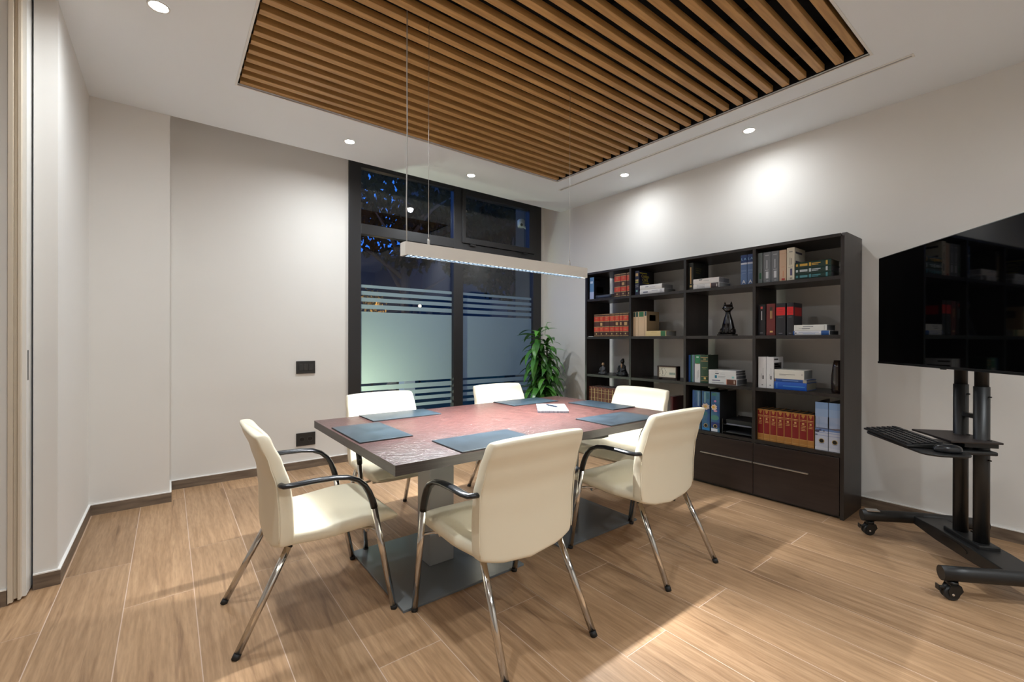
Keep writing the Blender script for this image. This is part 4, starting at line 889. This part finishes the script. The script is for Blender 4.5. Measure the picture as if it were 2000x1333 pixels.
# ================================================================== TELEVISION CART
ANG = math.atan2(0.618, 0.786)
CX, CY = 3.345, 0.365
cart = thing('television_cart', 'black wheeled television cart with two columns and keyboard tray', 'tv cart', (CX, CY, 0), ANG)
def cpart(name, mb, mat, parent=None, bevel=0.0):
    return link(name, mb.mesh(name), mat, parent or cart, bevel=bevel)
FR, BKW, HWID = 0.335, -0.30, 0.355
for s in (1, -1):
    x = s * HWID
    # arched leg: ends low and thick
    pts = [(x, FR, 0.118), (x, FR - 0.10, 0.121), (x, FR - 0.22, 0.126), (x * 0.985, 0.0, 0.128), (x, -0.16, 0.124), (x, BKW, 0.118)]
    cpart('base_leg', MB().tube(pts, 0.030, 18, ry=0.034), M['cart'])
    if s == 1:
        cpart('cable_clip', MB().box(x - 0.02, x + 0.02, FR - 0.09, FR - 0.02, 0.150, 0.156), M['alu'])
    for y in (FR - 0.045, BKW + 0.045):
        cs = cpart('caster', MB().lathe([(0.019, 0.070), (0.021, 0.074), (0.021, 0.086)], (x, y, 0), 14), M['tvblack'])
        cpart('fork', MB().prism([(y - 0.010, 0.022), (y + 0.022, 0.022), (y + 0.028, 0.045), (y + 0.018, 0.072), (y - 0.022, 0.072), (y - 0.030, 0.050)], 'x', x - 0.024, x - 0.020)
              .prism([(y - 0.010, 0.022), (y + 0.022, 0.022), (y + 0.028, 0.045), (y + 0.018, 0.072), (y - 0.022, 0.072), (y - 0.030, 0.050)], 'x', x + 0.020, x + 0.024).box(x - 0.024, x + 0.024, y - 0.022, y + 0.018, 0.068, 0.073), M['tvblack'], cs)
        wh = MB()
        for w in (-0.011, 0.011):
            wh.rings([[(x + w + dx, y + 0.010 + r_ * math.cos(2 * PI * k / 22), 0.031 + r_ * math.sin(2 * PI * k / 22)) for k in range(22)] for r_, dx in ((0.026, -0.0085), (0.031, -0.006), (0.031, 0.006), (0.026, 0.0085))])
        cpart('wheel', wh, M['rubber'], cs)
        cpart('axle_bolt', MB().tube([(x - 0.026, y + 0.010, 0.031), (x + 0.026, y + 0.010, 0.031)], 0.005, 10), M['alu'], cs)
        cpart('brake_lever', MB().box(x - 0.012, x + 0.012, y + 0.028, y + 0.058, 0.050, 0.055).box(x - 0.012, x + 0.012, y + 0.055, y + 0.060, 0.040, 0.064), M['tvblack'], cs)
# spine between the legs with an oval slot on its front face
cpart('base_beam', MB().prism([(-0.35, 0.10), (-0.14, 0.085), (0.14, 0.085), (0.35, 0.10), (0.35, 0.145), (0.14, 0.155), (-0.14, 0.155), (-0.35, 0.145)], 'y', -0.075, 0.075), M['cart'], bevel=0.004)
cpart('beam_recess', MB().prism([(0.10 * math.cos(2 * PI * k / 24), 0.121 + 0.022 * math.sin(2 * PI * k / 24)) for k in range(24)], 'y', 0.0755, 0.0775), M['tvblack'])
for s in (1, -1):
    x = s * 0.072
    cpart('column', MB().tube([(x, 0, 0.155), (x, 0, 0.97)], 0.031, 20), M['cart'])
    cpart('upper_column', MB().tube([(x, 0, 0.968), (x, 0, 1.50)], 0.027, 20), M['cart'])
    for z in (0.92, 0.70, 0.60):
        cpart('lock_screw', MB().tube([(x - 0.029, -0.010, z), (x - 0.041, -0.014, z)], 0.004, 8), M['tvblack'])
cpart('cross_brace', MB().box(-0.082, 0.082, -0.012, 0.012, 0.80, 0.822), M['cart'])
cpart('foot_socket', MB().box(-0.13, 0.13, -0.045, 0.045, 0.150, 0.175), M['cart'], bevel=0.006)
# keyboard tray and rear shelf
def roundrect(x0, x1, y0, y1, r, n=6):
    out = []
    for (cx_, cy_, a0) in ((x1 - r, y1 - r, 0), (x0 + r, y1 - r, 90), (x0 + r, y0 + r, 180), (x1 - r, y0 + r, 270)):
        out += [(cx_ + r * math.cos(R(a0 + 90 * k / n)), cy_ + r * math.sin(R(a0 + 90 * k / n))) for k in range(n + 1)]
    return out
cpart('keyboard_tray', MB().prism(roundrect(-0.33, 0.265, 0.17, 0.375, 0.07), 'z', 0.652, 0.664), M['cart'], bevel=0.004)
cpart('tray_support', MB().box(-0.15, 0.15, -0.02, 0.30, 0.632, 0.652), M['cart'], bevel=0.006)
cpart('rear_shelf', MB().box(-0.15, 0.165, -0.04, 0.175, 0.690, 0.700), M['cartshelf'], bevel=0.002)
cpart('shelf_bracket', MB().box(-0.12, 0.12, -0.04, 0.10, 0.665, 0.690), M['cart'])
cpart('power_lead', MB().tube([(0.09, -0.034, 0.70), (0.095, -0.036, 0.45), (0.09, -0.034, 0.17), (0.08, -0.10, 0.02), (-0.05, -0.16, 0.006), (-0.16, -0.20, 0.006), (-0.20, -0.40, 0.006)], 0.003, 6), M['rubber'])

def place_local(name, label, cat, lx, ly, lz, rz=0.0):
    c, s = math.cos(ANG), math.sin(ANG)
    return thing(name, label, cat, (CX + lx * c - ly * s, CY + lx * s + ly * c, lz), ANG + rz)
kb = place_local('keyboard', 'black computer keyboard on the cart tray', 'keyboard', 0.035, 0.290, 0.666, R(-3))
kbm = MB().prism([(-0.085, 0.0), (0.085, 0.0), (0.085, 0.010), (-0.085, 0.028)], 'x', -0.235, 0.235)
link('keyboard_body', kbm.mesh('keyboard_body'), M['cart'], kb, bevel=0.003)
km = MB()
for r_ in range(6):
    y = 0.066 - r_ * 0.0255 + (0.0 if r_ < 5 else 0.0)
    z = 0.010 + (0.085 - y) / 0.17 * 0.018
    xs_ = [-0.22 + 0.0195 * i for i in range(23)]
    for i, x in enumerate(xs_):
        if i in (15, 19): continue
        km.box(x, x + 0.0155, y - 0.010, y + 0.010, z - 0.001, z + 0.006)
ko = link('keys', km.mesh('keys'), M['key'], kb, bevel=0.0015); ko['kind'] = 'stuff'
ms = place_local('computer_mouse', 'black computer mouse to the right of the keyboard', 'mouse', -0.262, 0.255, 0.666, R(-12))
link('mouse_shell', MB().rings([[(0.031 * w * math.cos(2 * PI * k / 20), 0.055 * w * math.sin(2 * PI * k / 20) + dy, z) for k in range(20)] for w, z, dy in ((0.92, 0.0, 0), (1.0, 0.006, 0), (0.99, 0.016, 0), (0.88, 0.027, -0.003), (0.62, 0.034, -0.006), (0.25, 0.037, -0.008))]).mesh('mouse_shell'), pbr('mouse_plastic', (0.02, 0.022, 0.026), 0.22), ms)
link('scroll_wheel', MB().tube([(-0.004, 0.028, 0.028), (0.004, 0.028, 0.028)], 0.008, 10).mesh('scroll_wheel'), M['rubber'], ms)

tv = place_local('television', 'large black flat television standing on the wheeled cart', 'television', 0.0, 0.125, 1.055)
TW, TH = 0.613, 0.70
link('back_shell', MB().box(-TW, TW, -0.022, 0.0, 0.0, TH).mesh('back_shell'), M['tvblack'], tv, bevel=0.004)
link('back_housing', MB().prism([(-0.45, 0.06), (0.45, 0.06), (0.40, 0.46), (-0.40, 0.46)], 'y', -0.052, -0.022).mesh('back_housing'), M['tvblack'], tv, bevel=0.01)
link('screen', MB().box(-TW + 0.006, TW - 0.006, 0.0, 0.0015, 0.014, TH - 0.006).mesh('screen'), M['screen'], tv)
link('bottom_bezel', MB().box(-TW, TW, 0.0, 0.004, 0.0, 0.013).mesh('bottom_bezel'), M['tvblack'], tv, bevel=0.001)
link('sensor_bar', MB().box(-0.014, 0.014, -0.01, 0.003, -0.005, 0.0).mesh('sensor_bar'), M['tvblack'], tv)
link('mount_plate', MB().box(-0.22, 0.22, -0.10, -0.052, 0.16, 0.44).mesh('mount_plate'), M['cart'], tv)

# ================================================================== WALL PLATES
sw = thing('light_switch', 'black triple light switch on the white back wall', 'light switch', (1.012, YB, 0.945))
part('plate', MB().box(0.932, 1.097, YB - 0.010, YB, 0.887, 1.004), M['switch'], sw, bevel=0.002)
for k in range(3):
    part('rocker', MB().box(0.955 + 0.042 * k, 0.993 + 0.042 * k, YB - 0.013, YB - 0.010, 0.915, 0.977), pbr('rocker_black', (0.032, 0.030, 0.029), 0.4), sw, bevel=0.001)
so = thing('wall_socket', 'black double power socket low on the white back wall', 'socket', (1.015, YB, 0.275))
part('plate', MB().box(0.933, 1.099, YB - 0.010, YB, 0.213, 0.333), M['switch'], so, bevel=0.002)
for k in range(2):
    xc = 0.982 + 0.070 * k
    rg = part('socket_ring', MB().rings([[(xc + r_ * math.cos(2 * PI * j / 24), YB - 0.010 + dy, 0.273 + r_ * math.sin(2 * PI * j / 24)) for j in range(24)] for r_, dy in ((0.024, 0.0005), (0.024, -0.003), (0.020, -0.003), (0.019, 0.0))], cap=False), pbr('rocker_black', (0.03, 0.03, 0.03), 0.4), so)
    part('socket_well', MB().prism([(xc + 0.0195 * math.cos(2 * PI * j / 24), 0.273 + 0.0195 * math.sin(2 * PI * j / 24)) for j in range(24)], 'y', YB - 0.0108, YB - 0.0100), M['tvblack'], rg)
    part('pin_holes', MB().box(xc - 0.012, xc - 0.007, YB - 0.0114, YB - 0.0106, 0.270, 0.276).box(xc + 0.007, xc + 0.012, YB - 0.0114, YB - 0.0106, 0.270, 0.276), M['black'], rg)

# ================================================================== PLANT
PX, PY = 3.60, 4.02
pt = thing('potted_dracaena', 'leafy green dracaena plant in a planter in the corner beside the window', 'plant', (PX, PY, 0))
part('planter', MB().lathe([(0.115, 0.0), (0.135, 0.02), (0.165, 0.33), (0.170, 0.34), (0.158, 0.34), (0.150, 0.29)], (PX, PY, 0), 28), M['pot'], pt)
part('soil', MB().lathe([(0.150, 0.285), (0.150, 0.30)], (PX, PY, 0), 20), M['soil'], pt)
rl = random.Random(11)
def leaf_mesh(L, W, bend, tw):
    n = 7; L0 = []; 
    for i in range(n + 1):
        t = i / n; a = bend * t
        x = L * (math.sin(a) / bend if abs(bend) > 1e-3 else t); z = L * ((math.cos(a) - 1) / bend if abs(bend) > 1e-3 else 0)
        w = W * (0.25 + 0.75 * math.sin(PI * min(1, t * 0.86 + 0.12)) ** 0.8) * (1 if t < 0.98 else 0.12) * (1 - 0.55 * max(0, t - 0.75) / 0.25)
        L0.append((x, w, z, tw * t))
    mb = MB(); vs = []; fs = []
    for (x, w, z, tt) in L0:
        for s, dz in ((-1, 0.20), (0, 0), (1, 0.20)):
            vs.append((x, s * w * math.cos(tt), z + dz * w + s * w * math.sin(tt)))
    for i in range(n):
        for j in range(2):
            a = i * 3 + j; fs.append((a, a + 1, a + 4, a + 3))
    mb.add(vs, fs, True)
    me = mb.mesh('leaf'); me.materials.append(M['leaf'])
    return me
leafs = [leaf_mesh(0.32, 0.031, 1.3, 0.3), leaf_mesh(0.36, 0.034, 1.7, -0.4), leaf_mesh(0.27, 0.030, 1.0, 0.5), leaf_mesh(0.31, 0.029, 2.0, 0.1)]
canes = [((0.03, -0.02), 1.18), ((-0.05, 0.02), 1.30), ((0.02, 0.06), 1.02), ((-0.01, -0.06), 0.86), ((0.07, 0.03), 0.72), ((-0.07, -0.03), 0.62)]
for (dx, dy), h in canes:
    part('cane', MB().tube([(PX + dx * 0.5, PY + dy * 0.5, 0.29), (PX + dx, PY + dy, h * 0.6), (PX + dx * 1.2, PY + dy * 1.2, h)], [0.012, 0.011, 0.007], 8), M['trunk'], pt)
    nl = 42
    for i in range(nl):
        f = i / (nl - 1)
        z = h - 0.42 * (1 - f) ** 0.9 if h > 0.8 else h - 0.30 * (1 - f)
        az = i * 2.4 + rl.random() * 0.7
        px, py = PX + dx * 1.15, PY + dy * 1.15
        lf = link('leaf', leafs[rl.randrange(4)], None, pt, (px - PX, py - PY, z))
        el = 0.85 * f ** 2 - 0.10 + 0.35 * (rl.random() - 0.5)
        lf.rotation_euler = (0.3 * (rl.random() - 0.5), -el, az)
        s = 0.78 + 0.36 * rl.random()
        if math.cos(az) > 0.35: s *= 0.88
        lf.scale = (s, s, s)
wl = MB().tube([(PX + 0.02, PY, 1.28), (PX + 0.03, PY - 0.005, 1.37), (PX + 0.05, PY - 0.01, 1.42), (PX + 0.10, PY - 0.03, 1.425)], [0.003, 0.0025, 0.004, 0.001], 6)
part('young_shoot', wl, M['leaf'], pt)

# ================================================================== OUTSIDE
struct('ground', MB().box(-14, 18, 4.7, 26, -0.25, -0.05), M['lawn'], 'dark lawn outside the window')
nb_ = thing('neighbour_building', 'dark building standing far behind the trees outside', 'building', (5, 17, 0))
part('facade', MB().box(-14, 18, 17, 18, -0.2, 4.6).box(7.4, 18, 15, 17, -0.2, 14), M['outwall'], nb_)
def tree(x, y, h, cr, n, label, seed, lobes):
    t = thing('garden_tree', label, 'tree', (x, y, -0.05))
    r = random.Random(seed)
    part('trunk', MB().tube([(x, y, -0.05), (x + 0.08, y, h * 0.4), (x - 0.03, y, h * 0.95)], [0.16, 0.12, 0.05], 10), M['trunk'], t)
    for k in range(6):
        a = k * 1.1 + r.random(); z = h * (0.45 + 0.08 * k)
        part('branch', MB().tube([(x, y, z), (x + math.cos(a) * cr * 0.5, y + math.sin(a) * cr * 0.4, z + 0.5), (x + math.cos(a) * cr * 0.9, y + math.sin(a) * cr * 0.7, z + 0.8)], [0.05, 0.035, 0.012], 7), M['trunk'], t)
    mb = MB()
    for i in range(n):
        lx, ly, lz, lr = lobes[r.randrange(len(lobes))]
        while True:
            p = Vector((r.uniform(-1, 1), r.uniform(-1, 1), r.uniform(-1, 1)))
            if p.length < 1: break
        c = Vector((x + lx, y + ly, h + lz)) + p * lr
        e = Euler((r.random() * 6, r.random() * 6, r.random() * 6)).to_matrix(); s = 0.07 + 0.07 * r.random()
        mb.add([c + e @ Vector(q) * s for q in ((-1, 0, 0), (0, -0.5, 0), (1, 0, 0), (0, 0.5, 0))], [(0, 1, 2, 3)])
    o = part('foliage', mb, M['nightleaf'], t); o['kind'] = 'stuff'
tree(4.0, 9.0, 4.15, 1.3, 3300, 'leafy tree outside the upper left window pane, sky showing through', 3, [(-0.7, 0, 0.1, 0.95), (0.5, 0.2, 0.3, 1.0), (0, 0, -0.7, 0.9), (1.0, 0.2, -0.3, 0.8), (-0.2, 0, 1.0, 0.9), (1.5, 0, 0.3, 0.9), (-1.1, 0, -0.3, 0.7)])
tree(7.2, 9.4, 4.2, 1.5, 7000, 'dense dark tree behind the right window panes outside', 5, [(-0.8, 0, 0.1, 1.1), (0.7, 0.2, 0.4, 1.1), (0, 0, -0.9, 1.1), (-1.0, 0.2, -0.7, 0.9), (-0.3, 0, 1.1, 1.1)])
def garden_lamp(x, y, h, label, col, w):
    t = thing('garden_lamp', label, 'lamp', (x, y, -0.05))
    part('post', MB().tube([(x, y, -0.05), (x, y, h - 0.06)], 0.03, 12), M['frame'], t)
    part('light_head', MB().lathe([(0.045, -0.06), (0.05, -0.05), (0.05, 0.05), (0.045, 0.06)], (x, y, h), 16), pbr('garden_lamp_glow', (0.8, 0.9, 0.7), 0.5, emis=(0.8, 1.0, 0.7), estr=8), t)
    part('cap', MB().lathe([(0.07, 0.06), (0.07, 0.075), (0.02, 0.09)], (x, y, h), 16), M['frame'], t)
    ld = bpy.data.lights.new('garden_light', 'POINT'); ld.energy = w; ld.color = col; ld.shadow_soft_size = 0.05
    o = bpy.data.objects.new('garden_light', ld); COL.objects.link(o); o.parent = t; o.location = (-0.0, -0.13, h + 0.05)
garden_lamp(1.15, 5.35, 0.42, 'low garden lamp outside below the left window pane', (0.86, 1.0, 0.72), GARDEN_W)
cmx = thing('security_camera', 'small pale outdoor camera high beside the upper right pane', 'camera', (3.78, 4.62, 2.78))
part('camera_body', MB().lathe([(0.045, -0.03), (0.05, 0.0), (0.05, 0.06), (0.035, 0.075)], (3.76, 4.66, 2.76), 18), pbr('camera_white', (0.7, 0.72, 0.66), 0.4), cmx)
part('camera_lens', MB().ell((3.74, 4.625, 2.755), (0.022, 0.016, 0.022), 12, 7), M['tvblack'], cmx)
part('camera_arm', MB().tube([(3.78, 4.66, 2.76), (3.90, 4.68, 2.72)], 0.016, 10), pbr('camera_white', (0.7, 0.72, 0.66), 0.4), cmx)
ow = struct('wall_outside', MB().box(3.935, 4.4, 4.666, 5.0, 0, 3.2), M['outwall'], 'outer return wall right of the window')

sl2 = thing('street_lamp', 'small warm globe lamp far outside, seen between the frosted stripes', 'lamp', (5.366, 11.0, -0.05))
part('globe', MB().ell((5.366, 11.0, 2.13), (0.04, 0.04, 0.04), 14, 9), pbr('street_lamp_glow', (1, 0.8, 0.5), 0.5, emis=(1.0, 0.75, 0.42), estr=5), sl2)
part('post', MB().tube([(5.366, 11.0, -0.05), (5.366, 11.0, 2.06)], 0.03, 10), M['frame'], sl2)
sh = thing('garden_shrub', 'small shrub lit warm yellow outside the left pane', 'shrub', (3.32, 9.0, -0.05))
rs = random.Random(4); mb = MB()
for i in range(260):
    c = Vector((3.32 + rs.gauss(0, 0.10), 9.0 + rs.gauss(0, 0.1), 1.98 + rs.gauss(0, 0.13))); e = Euler((rs.random() * 6, rs.random() * 6, rs.random() * 6)).to_matrix()
    mb.add([c + e @ Vector(q) * 0.045 for q in ((-1, 0, 0), (0, -0.5, 0), (1, 0, 0), (0, 0.5, 0))], [(0, 1, 2, 3)])
fo = part('foliage', mb, pbr('warm_leaf', (0.35, 0.22, 0.05), 0.7), sh); fo['kind'] = 'stuff'
part('stem', MB().tube([(3.32, 9.0, -0.05), (3.32, 9.0, 1.95)], [0.03, 0.012], 8), M['trunk'], sh)
ld = bpy.data.lights.new('shrub_light', 'POINT'); ld.energy = 3; ld.color = (1, 0.7, 0.35); ld.shadow_soft_size = 0.05
o = bpy.data.objects.new('shrub_light', ld); COL.objects.link(o); o.parent = sh; o.location = (0, -0.45, 1.9)
pb = thing('planter_box', 'pale planter box outside behind the lower stripes of the left pane', 'planter', (2.955, 6.5, -0.05))
part('box', MB().box(2.86, 3.05, 6.4, 6.6, -0.05, 0.62), M['pot'], pb, bevel=0.01)
part('soil', MB().box(2.87, 3.04, 6.41, 6.59, 0.6, 0.622), M['soil'], pb)
